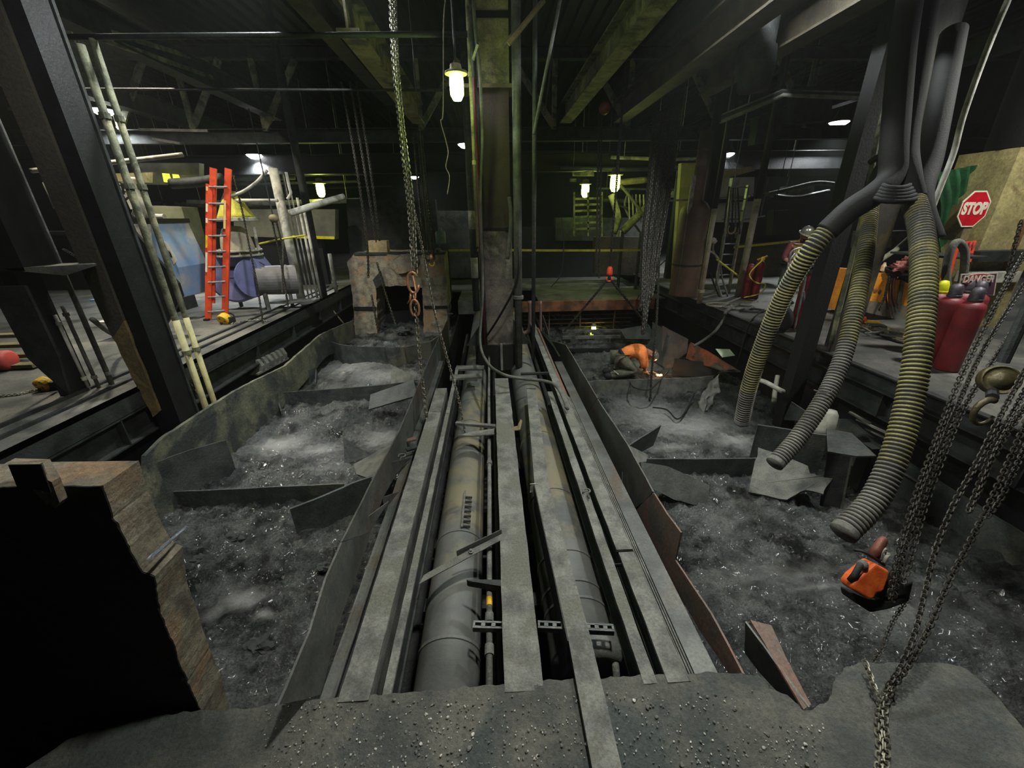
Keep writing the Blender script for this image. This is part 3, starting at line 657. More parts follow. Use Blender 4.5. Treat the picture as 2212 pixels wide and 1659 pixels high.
xplate(XR+.02, [(1760,905),(1830,905),(1900,960),(1990,1020),(2080,1075),(2230,1170),(2330,1330),(2212,1330),(2100,1250),(2000,1180),(1900,1110),(1800,1040),(1750,970)], 'pit_wall_plate', 'long dark side plate of the right pit under the right deck', 'steel plate', pitst, .05, .1, .01)
for (pa, pb, lb) in (((1925,1005),(2010,1056),'pale seam on the near right pit plate behind the chains'),((1998,1120),(2090,1188),'lower pale seam on the near right pit plate')):
    a, b = PX(*pa, XR), PX(*pb, XR); one(MB().bar(V(XR-.01,a.y,a.z), V(XR-.01,b.y,b.z), .02, .015), 'weld_seam', dust, lb, 'weld seam')
leaf('sloping_plate', 'tan dirty plate leaning at the corner of the right pit below the deck', [(1700,870,-.45),(1740,880,-.45),(1770,915,-.5),(1700,905,-.8)], m=pitst)
# cut plates round the kneeling worker
leaf('cut_plate', 'tall dark plate standing behind the helmet of the kneeling worker', [(1388,745,-.8),(1395,725,-.55),(1422,700,-.35),(1436,710,-.35),(1440,725,-.4),(1428,790,-1.05),(1400,770,-1.1)], .03, pitst)
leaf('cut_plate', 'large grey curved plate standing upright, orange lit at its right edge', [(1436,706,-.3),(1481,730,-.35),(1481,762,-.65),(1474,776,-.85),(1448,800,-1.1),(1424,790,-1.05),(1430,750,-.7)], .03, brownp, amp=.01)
leaf('cut_plate', 'orange-lit plate sloping down to the right under the deck', [(1491,740,-.4),(1530,762,-.42),(1594,798,-.5),(1560,800,-.62),(1520,788,-.72),(1481,774,-.78)], .03, orlit, amp=.01)
leaf('cut_plate', 'dark low plate in front of the orange-lit plates', [(1454,773,-.7),(1530,784,-.7),(1566,790,-.6),(1530,816,-.95),(1452,812,-1.1)], .03, black)
leaf('cut_plate', 'small dusty plate tip right of the dark low plate', [(1534,790,-.6),(1552,780,-.55),(1600,800,-.55),(1565,802,-.62)], .03, dust2)
t = thing('hanging_rag', 'torn pale crumpled sheet hanging over the end of the grey baffle', 'sheet', P(1530,870,-1.1))
mb = MB(); base = [P(1506,868,-1.05), P(1530,830,-.75), P(1555,806,-.5), P(1552,848,-.85), P(1535,880,-1.1), P(1515,905,-1.15)]
c_ = sum(base, V(0,0,0))/6; vs = []; R_ = 7
for r_ in range(R_+1):
    for k in range(48):
        u = k/48*6; i = int(u); q = base[i].lerp(base[(i+1) % 6], u-i); p = c_.lerp(q, r_/R_); w_ = math.sin(p.x*38+p.z*9)*.03*(1-r_/R_*.4)
        vs.append(p+V(noise.noise(p*8)*.03, w_+noise.noise(p*12+V(3,0,0))*.05, noise.noise(p*6)*.04))
mb.add(vs, [(r_*48+k, r_*48+(k+1) % 48, (r_+1)*48+(k+1) % 48, (r_+1)*48+k) for r_ in range(R_) for k in range(48)])
o = mb.build('sheet', dust, t, smooth=True); md = o.modifiers.new('solid', 'SOLIDIFY'); md.thickness = .01
leaf('far_baffle', 'dark rough plate lying beyond the kneeling worker', [(1340,708,-.6),(1400,704,-.6),(1420,730,-.8),(1350,735,-.9)], .04, pitst)
for k, (py, z_) in enumerate([(716,-.65),(729,-.75),(757,-1.0)]):
    a, b = P(1215,py,z_), P(1340 if k < 2 else 1330,py-2,z_); one(MB().bar(a, b, .08, .07), 'floor_rail', (dust2,dust2,black)[k], ('pale rail crossing the far right pit, furthest away','second pale rail crossing the far right pit','black gap rail crossing behind the kneeling worker')[k], 'rail')
# slag lumps, larger pieces
for i, (px, py, s_, lb) in enumerate([(470,790,.16,'rounded dark lump in the gap under the left deck'),(500,1165,.1,'jagged slag lump in the near left pit'),(700,1225,.07,'slag lump near the left wall plate'),(1430,1180,.09,'slag lump near the red plate wall'),
      (1490,1270,.12,'dark slag lump close to the bent plate'),(560,1400,.12,'flat slab of slag near the concrete slab'),(870,715,.2,'far slag lump before the block opening'),(820,705,.18,'far slag lump left of the block opening'),(430,1210,.08,'slag lump beside the burnt block')]):
    c = P(px, py, ZP+.05 if py > 730 else -.8); o = one(MB().ball(c, (s_, s_*.8, s_*.5), 20, 12, .7), 'slag_lump', rock, lb, 'slag lump', smooth=False)
# ================================================================ BURNT BLOCK AT THE NEAR LEFT
th_ = .16; bp = P(492,1527,0); yb = P(450,1534,0).y+.03+th_; 
def fy(px, py, dy=0.): return PY(px, py, yb+dy)
t = thing('burnt_block', 'tall thick block with pale burnt edges and shaded face coloured black at the near left', 'block', (bp.x-.6, yb, 0))
pgf = [fy(300,995), fy(318,1060), fy(345,1120), fy(372,1170), fy(395,1180), fy(402,1250), fy(430,1330), fy(452,1400), fy(478,1460), fy(495,1528), fy(300,1560), fy(60,1670), fy(-300,1700), fy(-300,1010), fy(60,1000)]
pgf = rag([V(p.x, yb, p.z) for p in pgf], .012, .005, 3)
pgf = [V(p.x, yb, p.z) for p in pgf]
n_ = len(pgf); ft = [V(p.x+noise.noise(p*40)*.004, yb-th_+noise.noise(p*30+V(5,0,0))*.006, p.z+noise.noise(p*33)*.004) for p in pgf]
mb = MB().add(pgf+ft, [tuple(range(n_))]+[(i,(i+1)%n_,n_+(i+1)%n_,n_+i) for i in range(n_)]); mb.build('burnt_rim', concr, t)
fr = [V(p.x, p.y-.002, p.z) for p in ft]
MB().prism(fr, (0,-.004,0)).build('shaded_face', deepb, t)  # front turned from the light, its shade put into the colour
k1 = fy(22,995,-th_*.3); k2 = fy(105,990,-th_*.3); k3 = fy(140,1083,-th_); k4 = fy(122,1085,-th_); k5 = fy(40,1050,-th_)
MB().prism([fy(22,1000,-th_-.02),fy(92,998,-th_-.02),fy(120,1078,-th_-.02),fy(138,1085,-th_-.02),fy(146,1074,-th_-.02),fy(130,1030,-th_-.02),fy(108,992,-th_+.05),fy(32,990,-th_+.05)], (0,-.03,0)).build('edge_bracket', concr, t)
MB().prism([fy(20,1003,-th_-.06),fy(90,1002,-th_-.06),fy(112,1062,-th_-.06),fy(40,1052,-th_-.06)], (0,-.004,0)).build('bracket_face', deepb, t)
a, b = fy(326,1200,-th_-.02), fy(390,1146,.02)
mb = MB().prism(rag([a,b,b+V(.0,.01,-.012),a+V(0,0,-.016)],.02,.003), (0,.03,0)); mb.prism(rag([a+V(-.01,0,-.004),a.lerp(b,.5),b,b+V(0,-.02,.002),a+V(0,-.02,0)],.02,.003),(0,0,-.006))
mb.build('torn_liner_edge', mat('torn_metal_blue', (190,202,220), (140,150,168), .4, .3, 20, .4, 60), t)
# ================================================================ CENTRAL COLUMN
cb = P(1075,790,0); cy_ = cb.y+.0; cx0, cx1 = P(1046,760,0).x, P(1106,760,0).x
cw = .27; cxm = PY(1076,700,7.3).x; CY = 7.3
colm = mat('column_peeling', (106,98,88), (64,58,54), .7, 0, 3, .4, 25, c3=(140,132,118))
t = thing('steel_column', 'thick central steel column between the two large pipes', 'column', (cxm, CY, 0))
MB().box((cxm-cw, CY-.2, 0.0),(cxm+cw, CY+.2, 2.0)).build('lower_casing', colm, t)
MB().box((cxm-cw-.01, CY-.22, 2.0),(cxm+cw+.01, CY+.22, 2.04)).build('joint_plate', black, t)
MB().ibeam((cxm, CY, 2.04),(cxm, CY, 3.95), .5, .42, .03, .4, up=(0,1,0)).build('upper_shaft', mat('column_brown', (70,54,48), (50,42,38), .6, 0, 3, .3, 30), t)
MB().box((cxm-.42, CY-.25, 3.95),(cxm+.36, CY+.25, 4.0)).build('bracket_plate', tanm, t)
MB().box((cxm-.26, CY-.24, 4.0),(cxm+.26, CY+.2, 6.6)).build('yellow_casing', paint, t)
MB().box((cxm-.34, CY-.27, 4.75),(cxm+.34, CY+.25, 4.82)).build('upper_plate', black, t)
for s_ in (-1, 1):
    MB().prism([V(cxm+s_*.27,CY-.2,0.02),V(cxm+s_*.27,CY-.2,.5),V(cxm+s_*.6,CY-.2,.02)][::s_], (0,.03,0)).build('base_gusset', dark, t)
MB().box((cxm-.42, CY-.55, -.35),(cxm+.02, CY-.5, .12)).build('base_door', deepb, t)
MB().box((cxm+.06, CY-.55, -.35),(cxm+.38, CY-.5, .12)).build('base_door', deepb, t)
MB().box((cxm+.02, CY-.57, -.35),(cxm+.06, CY-.49, .14)).build('door_post', dust, t)
# pipes and cables on the column
def vpipe(px, pb, zb, r, m, label, ztop=6.6, tilt=None, name='vertical_pipe', cat='pipe', parts=()):
    p = P(px, pb, zb); pts = [p, V(p.x, p.y, ztop)] if not tilt else [p, tilt]
    o = MB().tube(pts, r, 14)
    if not parts: return one(o, name, m, label, cat, smooth=False)
    t = thing(name, label, cat, p); o.build('pipe_run', m, t)
    for z in parts: MB().lathe([(r,-.03),(r*1.4,-.025),(r*1.4,.025),(r,.03)],(p.x,p.y,z),(0,0,1),14).build('collar', m, t)
    return t
yy = 6.7
def vp_at(px, py, y, zb, ztop, r, m, label, parts=(), name='vertical_pipe', cat='pipe'):
    p = PY(px, py, y); t = thing(name, label, cat, (p.x, y, zb)); MB().tube([(p.x,y,zb),(p.x,y,ztop)], r, 14).build('pipe_run', m, t, smooth=True)
    for z in parts: MB().lathe([(r,-.03),(r*1.4,-.025),(r*1.4,.025),(r,.03)],(p.x,y,z),(0,0,1),14).build('collar', m, t)
    return t
vp_at(1120,700,6.5,-.2,6.6,.062,dust2,'thick grey vertical pipe just right of the central column',(1.0,))
vp_at(1152,700,6.6,-.1,6.6,.032,pitst,'thin grey vertical pipe right of the thick one, dropping to the beams')
vp_at(1040,560,6.9,-.5,6.6,.045,pitst,'dark vertical conduit on the left face of the central column')
vp_at(1046,700,6.8,-.3,4.0,.014,mat('red_cable',(120,34,40),(90,28,34),.6,0,10,.1,60),'thin red cable down the left face of the central column',name='cable',cat='cable')
p = PY(1024,560,10.2)
t = thing('banded_pipe', 'vertical pipe with white bands behind the left side of the column', 'pipe', (p.x, 10.2, 0))
MB().tube([(p.x,10.2,0),(p.x,10.2,6.6)],.085,18).build('pipe_run', pitst, t, smooth=True)
for py0, py1 in ((455,495),(556,600)): 
    MB().tube([(p.x,10.2,PY(1024,py1,10.2).z),(p.x,10.2,PY(1024,py0,10.2).z)],.088,18).build('white_band', white, t, smooth=True)
# slanting rod
one(MB().tube([PY(1210,0,6.2),PY(1153,290,6.2)],.022,8), 'hanger_rod', dust, 'slanting pale rod hanging from the ceiling right of the column', 'rod', smooth=True)
one(MB().tube([PY(1262,-420,8),PY(1176,250,8)],.012,8), 'hanger_rod', dark, 'thin slanting rod behind the pale rod right of the column', 'rod', smooth=True)
pts = curve_pts([PY(1022,0,6.4),PY(1030,100,6.4),PY(1036,150,6.4),PY(1042,300,6.5),PY(1038,430,6.5),PY(1043,620,6.5),PY(1037,735,6.4),PY(1052,782,5.6),PY(1085,808,5.0),PY(1130,818,5.),PY(1180,824,4.9),PY(1205,838,4.7),PY(1225,880,4.3),PY(1222,878,4.25)],8)
one(MB().tube(pts,.022,8), 'hose_line', dust2, 'grey hose running down the column and curling over the beams to the right', 'hose', smooth=True)
one(MB().tube(curve_pts([PY(1045,735,6.9),PY(1075,690,6.6),PY(1112,620,6.4),PY(1122,560,6.4),PY(1112,480,6.6)],6),.018,8),'cable', black,'black cable curving across the front of the central column','cable',smooth=True)
one(MB().tube(curve_pts([PY(1100,425,6.6),PY(1104,480,6.6),PY(1096,560,6.6)],6),.03,8),'cable', dust2,'short grey conduit on the right face of the column','cable',smooth=True)
one(MB().tube(curve_pts([PY(962,0,4.4),PY(958,60,4.4),PY(957,240,4.4),PY(952,262,4.4),PY(962,300,4.4),PY(968,330,4.4),PY(963,360,4.4),PY(971,382,4.4),PY(966,420,4.4)],6),.005,6),'wire', paint,'thin wavy wire hanging beside the large jar lamp','wire',smooth=True)
t = vp_at(1022,300,6.3,1.8,6.6,.022,paint,'thin conduit with a clamp just right of the large jar lamp',(3.9,2.9))
# ================================================================ OVERHEAD STEEL
def obeam(px0, py0, x, z, ya, yb, w, h, label, m=mossy):
    t = thing('ceiling_beam', label, 'beam', (x, (ya+yb)/2, z))
    MB().box((x-w/2,ya,z),(x+w/2,yb,z+.03)).build('bottom_flange', m, t); MB().box((x-.015,ya,z+.03),(x+.015,yb,z+h-.03)).build('web', m, t)
    MB().box((x-w/2,ya,z+h-.03),(x+w/2,yb,z+h)).build('top_flange', m, t); return t
ZT = 4.3
xa = P(745,90,ZT).x+.14; obeam(0,0,xa,ZT,P(735,85,ZT).y-.25,11.4,.28,.42,'green-lit ceiling beam left of the jar lamp, with a cut near end',paint)
t = thing('ceiling_post', 'short upright post above the cut end of the green-lit beam', 'post', (xa-.02,5.1,ZT+.42)); MB().ibeam((xa+.02,5.2,ZT+.42),(xa+.02,5.2,6.6),.25,.25).build('post', paint, t)
xa = P(1330,130,ZT).x; 
obeam(0,0,P(1458,7,ZT).x-.14,ZT,3.,11.4,.28,.42,'ceiling beam right of the column, first from the column',mossy)
obeam(0,0,P(1606,86,ZT).x-.14,ZT,3.,11.4,.3,.45,'ceiling beam right of the column, second from the column',mat('dim_tan', (74,68,52),(52,48,38),.7,0,3,.3,30))
obeam(0,0,P(1800,60,ZT).x-.1,ZT,2.5,9,.3,.45,'ceiling beam third from the column on the right, ending in shadow',MATS['dim_tan'])
obeam(0,0,P(650,10,ZT+.3).x,ZT+.3,3,11,.26,.4,'dark ceiling beam left of the green-lit beam',dark)
obeam(0,0,-5.2,4.5,3,12,.26,.4,'dark ceiling beam above the left deck edge',dark)
obeam(0,0,-8.2,4.6,2,25,.26,.4,'dark ceiling beam far above the left deck',dark)
obeam(0,0,8.6,4.6,2,25,.26,.4,'dark ceiling beam far above the right deck',dark)
# transverse truss beyond
t = thing('roof_truss', 'transverse roof truss with V braces behind the column', 'truss', (0,11.6,4.2))
MB().ibeam((-15.8,11.6,5.75),(15.8,11.6,5.75),.2,.25).build('top_chord', dark, t)
MB().ibeam((-15.8,11.6,4.1),(15.8,11.6,4.1),.2,.3).build('bottom_chord', dark, t)
for px in (904,1197,1360,560,400,1560,1750,240): 
    a = PY(px,205,11.6); MB().bar((a.x,11.55,5.65),(a.x,11.55,4.2),.12,.06).build('vertical', mossy, t)
    s_ = 1 if px < 1080 else -1; MB().bar((a.x,11.52,4.25),(a.x+s_*1.0,11.52,5.6),.14,.06,up=(0,1,0)).build('brace', mossy, t)
for i, (y_, z_, h_, lb) in enumerate([(13.6,3.45,.5,'deep dark cross girder over the far platform'),(17.5,3.9,.6,'dark cross girder over the far hall'),(21.5,4.4,.5,'dark cross girder nearest the back wall')]):
    one(MB().ibeam((-15.9,y_,z_+h_/2),(15.9,y_,z_+h_/2),.3,h_), 'cross_girder', black, lb, 'girder')
one(MB().tube([PY(-40,82,5.6),PY(500,77,5.6),PY(1010,74,5.6)],.028,10), 'ceiling_pipe', dark, 'straight thin pipe crossing the upper left of the ceiling to the column', 'pipe', smooth=True)
one(MB().tube([PY(60,192,8.2),PY(1000,195,8.2)],.02,10), 'ceiling_pipe', dark, 'second thin crossing pipe below the straight one at upper left', 'pipe', smooth=True)
t = thing('ceiling_ladder_rack', 'pair of pale sloping rails at the upper left ceiling', 'rack', PY(320,110,7))
for a, b in (((195,58),(450,135)),((225,85),(458,168))): MB().bar(PY(*a,7), PY(*b,9.5), .05,.07).build('rail', mossy, t)
one(MB().tube([PY(1098,95,6),PY(1175,0,6)],.03,8),'brace_bar', tanm,'short diagonal brace at the top right of the column','brace')
one(MB().tube([PY(1090,100,6.8),PY(1108,75,6.6)],.03,8),'brace_bar', dust,'tiny diagonal brace beside the column upper plate','brace')
a, b = PY(1005,118,6.3), PY(1022,97,6.3); one(MB().bar(PY(1022,128,6.3),PY(1032,98,6.3),.06,.03),'tag_plate', white,'small white tag plate at the top left of the column','tag')
# cable tray on the right
t = thing('cable_tray', 'cable tray with cables sloping across the right ceiling', 'cable tray', PY(1620,225,7.5))
for k in range(3): MB().tube([PY(1560,262-k*7,8),PY(1690,205-k*5,7),PY(1900,214-k*6,7)],.03-.006*k,8).build('cable', (dust,rubber,dust2)[k], t, smooth=True)
for k in (0,4): p = PY(1570+k*28,256-k*12,7.9-k*.15); MB().cyl(p,V(p.x,p.y,6.6),.012,6).build('hanger', dark, t)
for k in range(5): p = PY(1570+k*28,256-k*12,7.9-k*.15); MB().bar(p+V(0,-.2,-.03),p+V(0,.2,-.03),.03,.02).build('rung', dust, t)
one(MB().lathe([(.0,0),(.2,.02),(.23,.25),(.2,.5),(.17,.52),(.17,1.4),(0,1.4)],PY(1625,200,6.5),(0,0,1),20),'ceiling_duct', dark,'dark round pipe hanging down at the upper right','duct',smooth=True)
# ================================================================ LEFT SIDE COLUMNS AND PROPS
q = PX(383,905,-4.27)
t = thing('steel_column', 'large dark column with tan flaking face at the left pit edge', 'column', (q.x, q.y, -1.7))
MB().box((q.x-.13,q.y-.15,-1.7),(q.x+.15,q.y+.15,6.6)).build('shaft', black, t)
MB().prism([V(q.x-.22,q.y-.19,.95),V(q.x-.02,q.y-.19,1.15),V(q.x-.0,q.y-.19,6.6),V(q.x-.34,q.y-.19,6.6),V(q.x-.24,q.y-.19,1.2)],(0,.035,0)).build('front_flange', mat('flange_brown', (66,62,50), (50,48,42), .8, 0, 1.4, .4, 25), t)  # upper length of the flange is dark brown
MB().prism(rag([V(q.x-.13,q.y-.19,-.1),V(q.x-.02,q.y-.19,-.02),V(q.x-.02,q.y-.19,1.15),V(q.x-.22,q.y-.19,.95)],.06,.012),(0,.035,0)).build('painted_foot', mat('foot_tan', (126,108,68), (92,80,54), .7, 0, 2.4, .4, 25, c3=(84,76,56)), t)  # lower length of the flange is tan
MB().box((q.x-.17,q.y+.155,-1.7),(q.x+.17,q.y+.19,6.6)).build('back_flange', dark, t)
q = P(162,852,ZD)
t = thing('steel_column', 'wide sooty black column standing on the left deck near the camera', 'column', q)
MB().box((q.x-.12,q.y-.05,ZD),(q.x+.02,q.y+.2,6.6)).build('shaft', black, t)
MB().prism([V(q.x-.14,q.y-.08,ZD+.3),V(q.x+.02,q.y-.08,ZD+.02),V(q.x+.06,q.y-.08,ZD+.3),V(q.x+.10,q.y-.08,.8),V(q.x+.10,q.y-.08,1.6),V(q.x-.26,q.y-.08,1.6),V(q.x-.24,q.y-.08,.8)],(0,.03,0)).build('cover_plate', dark, t)
MB().box((q.x-.35,q.y-.1,1.75),(q.x+.2,q.y+.3,6.6)).build('upper_casing', black, t)
zz = PY(110,572,q.y).z
MB().prism([PY(12,580,q.y-.1),PY(140,592,q.y-.1),PY(208,570,q.y-.1),PY(200,566,q.y+.3),PY(60,572,q.y+.3)], (0,0,-.015)).build('shelf_plate', dust2, t)
for i, (px, py, r, lb, m) in enumerate([(176,845,.02,'conduit at the foot of the wide black column, innermost',dust2),(193,842,.018,'conduit beside the wide black column, second along',white),(214,838,.02,'conduit beside the wide black column, third along',dust2),(243,830,.022,'outermost double conduit right of the wide black column',dust)]):
    p = P(px, py, ZD); top = 6.5 if i == 3 else PY(px-60, 700-i*20, p.y).z
    o = MB().tube([(p.x,p.y,ZD),(p.x,p.y,6.6 if i == 3 else top)], r, 10)
    t = thing('conduit', lb, 'conduit', p); o.build('conduit_run', m, t, smooth=True)
    for z in (ZD+.15, top-.1): MB().lathe([(r,-.02),(r*1.5,-.02),(r*1.5,.02),(r,.02)],(p.x,p.y,z),(0,0,1),10).build('coupling', m, t)
p = P(131,842,ZD); vp_at(131,842,p.y,ZD,6.6,.022,dust2,'conduit with white tag on the left face of the wide black column',(1.2,2.4),name='conduit',cat='conduit')
a, b = PY(70,690,p.y-.04), PY(84,715,p.y-.04); one(MB().box((a.x,p.y-.05,b.z),(b.x+.01,p.y-.045,a.z)),'paper_tag', white,'small white tag on the left conduit','tag')
p = P(243,830,ZD); vp_at(238,828,p.y,ZD,6.6,.017,dust,'slim pipe running with the outermost conduit on the left',(2.0,),name='conduit',cat='conduit')
# pale vertical props
for i, (px, py, r, zt_, lb) in enumerate([(440,868,.04,None,'thick pale yellowish prop pipe beside the left pit, left of the pair'),(459,858,.035,None,'pale yellowish prop pipe beside the left pit, right of the pair')]):
    q = PX(px, py, -4.22+.03*i); top = PY(201+10*i, 104-12*i, q.y+.1).z
    t = thing('prop_pipe', lb, 'pipe', (q.x,q.y,-1.6))
    MB().tube([(q.x,q.y,-1.6),(q.x,q.y,.6),(q.x,q.y,2.2),(q.x,q.y,top)], r, 12).build('pipe_run', mossy, t, smooth=True)
    MB().tube([(q.x,q.y,-1.6),(q.x,q.y,1.0)], r*1.03, 12).build('painted_foot', mat('cream_paint', (188,180,128),(150,146,104),.6,0,4,.2,30), t, smooth=True)
    for z in (.55,2.6,3.3): MB().lathe([(r,-.03),(r*1.35,-.03),(r*1.35,.03),(r,.03)],(q.x,q.y,z),(0,0,1),12).build('collar', mossy, t)
one(MB().tube(curve_pts([P(200,690,1.2),P(240,720,.7),P(290,740,.45),P(322,765,.32)],5),.03,8),'hose_line', dust2,'dark thick hose sagging between the left conduits and the large column','hose',smooth=True)
# white standing column and thin pipes further along the left deck
def deck_pole(px, py, z, r, label, m, ztop=6.6, name='vertical_pipe', cat='pipe', col=(), upper=False):
    p = P(px, py, z); t = thing(name, label, cat, p); MB().tube([(p.x,p.y,z),(p.x,p.y,ztop)], r, 16).build('pipe_run', m, t, smooth=True)
    if upper: MB().tube([(p.x,p.y,ztop),(p.x,p.y,6.6)], r*1.01, 16).build('black_upper_section', black, t, smooth=True)  # upper length of the pipe is black
    for c_ in col: MB().lathe([(r,-.03),(r*1.4,-.03),(r*1.4,.03),(r,.03)],(p.x,p.y,z+c_),(0,0,1),16).build('flange', m, t)
    return p
deck_pole(652,650,ZD,.1,'round white-topped column right of the lilac blower',white,3.3,'round_column','column')
deck_pole(700,640,ZD,.09,'dark pipe column right of the white round column',dark)
for i, (px, h_, r) in enumerate([(668,2.9,.02),(676,2.9,.018),(686,2.4,.03),(694,2.2,.035)]):
    deck_pole(px,648-i,ZD,r,['first thin white riser behind the round column','second thin white riser behind the round column','third white riser pipe, thicker','fourth white riser pipe, nearest the dark pipe column'][i],white,h_+ZD,'riser_pipe')
deck_pole(727,632,ZD,.05,'short pale post on the far left deck edge',dust,1.35,'post','post')
def tubepix(pts, r, name, m, label, cat='pipe', n=6, seg=10): return one(MB().tube(curve_pts([PY(*p) for p in pts], n), r, seg), name, m, label, cat, smooth=True)
tubepix([(68,369,8.5),(150,360,8.5),(270,348,8.6),(395,334,8.8)],.04,'overhead_pipe',white,'long white overhead pipe at the left, above the pale tank')
tubepix([(626,461,9.2),(660,450,9.4),(700,437,9.8),(742,425,10.2)],.07,'overhead_pipe',white,'white pipe sloping up right from the round column')
tubepix([(497,433,9.6),(600,433,9.6)],.035,'overhead_pipe',white,'short straight white pipe between the ladder and the round column')
tubepix([(497,424,9),(525,414,9),(555,393,9),(577,368,9)],.03,'curved_pipe',white,'curved white pipe rising right of the orange ladder')
tubepix([(618,372,9.4),(625,405,9.4),(628,418,9.4),(621,430,9.4)],.03,'curved_pipe',white,'small hooked white pipe beside the round column top')
tubepix([(560,527,9.3),(600,518,9.3),(660,508,9.3)],.02,'yellow_rail',taped,'pale yellow rail behind the grey duct','rail')
tubepix([(370,397,9.5),(430,393,9.5),(480,385,9.5)],.1,'overhead_duct',dark,'dark round duct between the pale tank and the ladder','duct')
# pale tank, panel
yt = 8.6
t = thing('pale_blue_tank', 'pale blue and white hopper with lettering behind the left column', 'hopper', PY(320,640,yt))
pg = [PY(*v, yt) for v in ((262,480),(335,480),(352,515),(384,578),(402,640),(376,648),(330,575),(272,515))]; MB().prism(pg,(0,.9,0)).build('hopper_body', bluep, t)
MB().prism([PY(*v, yt-.02) for v in ((258,472),(334,472),(337,482),(262,482))],(0,.95,0)).build('rim', black, t)
MB().prism([PY(*v, yt-.02) for v in ((262,484),(325,484),(330,530),(318,540),(290,516),(272,512))],(0,-.006,0)).build('white_patch', white, t)  # white patch at the upper left of the hopper
MB().prism([PY(*v, yt-.012) for v in ((354,520),(361,526),(383,562),(376,572))],(0,-.006,0)).build('lettered_plate', signw, t)
MB().prism([PY(*v, yt-.03) for v in ((363,540),(368,545),(373,556),(369,556))],(0,-.003,0)).build('lettering', black, t)
MB().cyl(PY(290,468,yt+.3), PY(355,468,yt+.3), .05, 12).build('pipe_stub', white, t)
MB().tube(curve_pts([PY(279,382,yt+.2),PY(290,420,yt+.2),PY(302,450,yt+.2),PY(300,470,yt+.2)],5), .11, 14).build('inlet_duct', white, t, smooth=True)
pg = [PY(*v, 9.6) for v in ((328,444),(392,447),(418,545),(408,580),(385,600),(356,540))]
one(MB().prism(pg,(0,.5,0)),'guard_panel', mat('olive_panel', (140,140,112),(110,112,88),.6,0,2,.2,20),'flat olive-grey guard panel right of the pale blue hopper','panel')
t = thing('gearbox', 'dusty gearbox and bracket at the foot of the olive panel', 'machine', P(400,668,ZD))
g = P(396,668,ZD)
MB().box((g.x-.35,g.y-.2,ZD),(g.x+.15,g.y+.3,ZD+.5)).build('housing', dark, t); MB().lathe([(0,0),(.26,0),(.26,.3),(.2,.34),(0,.35)],V(g.x+.12,g.y-.3,ZD+.62),(.3,-1,0),20).build('motor', dust2, t)
MB().tube([V(g.x-.3,g.y-.3,ZD+1.15),V(g.x+.6,g.y-.2,ZD+1.2)],.03,8).build('handrail', dust, t); MB().tube([V(g.x-.3,g.y-.3,ZD+1.15),V(g.x-.25,g.y-.3,ZD)],.025,8).build('upright', dust, t)
one(MB().prism([PY(*v,7.4) for v in ((258,420),(290,500),(385,612),(394,640),(350,718),(296,700))],(0,.05,0)),'side_sheet', black,'black triangular sheet right of the large left column','sheet')
# lower lit pieces under the hopper
p_ = P(195,652,.75)
one(MB().box(tuple(p_),tuple(p_+V(.9,.5,.04))).box((p_.x,p_.y+.4,ZD),(p_.x+.04,p_.y+.44,.75)).box((p_.x+.8,p_.y+.4,ZD),(p_.x+.84,p_.y+.44,.75)),'bench_shelf', bluep,'pale blue shelf seen between the black column and the large column','shelf')
one(MB().box(tuple(P(205,700,.6)),tuple(P(205,700,.6)+V(.7,.5,.03))),'bench_shelf', white,'dusty white shelf below the pale blue one','shelf')
# lilac blower
bw = P(520,668,ZD); bx, by = bw.x, bw.y
t = thing('blower', 'lilac painted blower with white bell inlet behind the orange ladder', 'blower', bw)
def py_(px, py, dy=0): return PY(px, py, by+dy)
cc = py_(505,600); R_ = abs((py_(548,600)-cc).x)*1.25
MB().lathe([(0,0),(R_*.9,0),(R_,.04),(R_,.5),(R_*.9,.54),(0,.54)], V(cc.x,by-.1,cc.z), (0,1,0), 32).build('scroll_casing', lilac, t, smooth=False)
MB().prism([py_(488,556,-.12),py_(540,552,-.12),py_(572,590,-.12),py_(560,600,-.12),py_(488,600,-.12)],(0,.5,0)).build('outlet_casing', lilac, t)
MB().lathe([(0,0),(.42,0),(.42,.03),(0,.03)], py_(546,600,-.1), (.9,-.45,0), 32).build('flange_disc', lilac, t)
MB().prism([py_(488,576,-.13),py_(514,576,-.13),py_(512,582,-.13),py_(488,582,-.13)],(0,-.01,0)).build('slot', black, t)
bc = py_(517,545,.1); k_ = abs((py_(545,520,.1)-bc).x)
MB().lathe([(k_*.98,0),(k_*.95,.1),(k_*.85,.3),(k_*.65,.48),(k_*.45,.54),(0,.55)], V(bc.x,bc.y,bc.z), (0,0,1), 28).build('bell', mat('cream_dust', (176,166,142),(146,138,120),.7,0,4,.2,30), t, smooth=True)
MB().lathe([(k_*.9,-.07),(k_*1.35,-.07),(k_*1.35,-.04),(k_*1.0,-.02),(k_*1.0,.02),(k_*1.35,.03),(k_*1.35,.06),(k_*.9,.06)], V(bc.x,bc.y,bc.z), (0,0,1), 28).build('bell_flange', white, t)
for k in range(12):
    a_ = k*PI/6; MB().cyl(V(bc.x+math.cos(a_)*k_*1.2,bc.y+math.sin(a_)*k_*1.2,bc.z-.09),V(bc.x+math.cos(a_)*k_*1.2,bc.y+math.sin(a_)*k_*1.2,bc.z+.08),.02,6).build('bolt', white, t)
c2 = py_(512,474,.1); MB().lathe([(.38,0),(.34,.08),(.18,.42),(.1,.55),(0,.56)], V(c2.x,c2.y,c2.z), (0,0,1), 24).build('yellow_cone', mat('yellow_cone_paint', (190,184,60),(150,146,50),.6,0,4,.3,30), t, smooth=True)  # cone is yellow all over
MB().lathe([(.3,-.04),(.45,-.03),(.45,.03),(.3,.04)], V(c2.x,c2.y,c2.z), (0,0,1), 24).build('cone_flange', white, t)
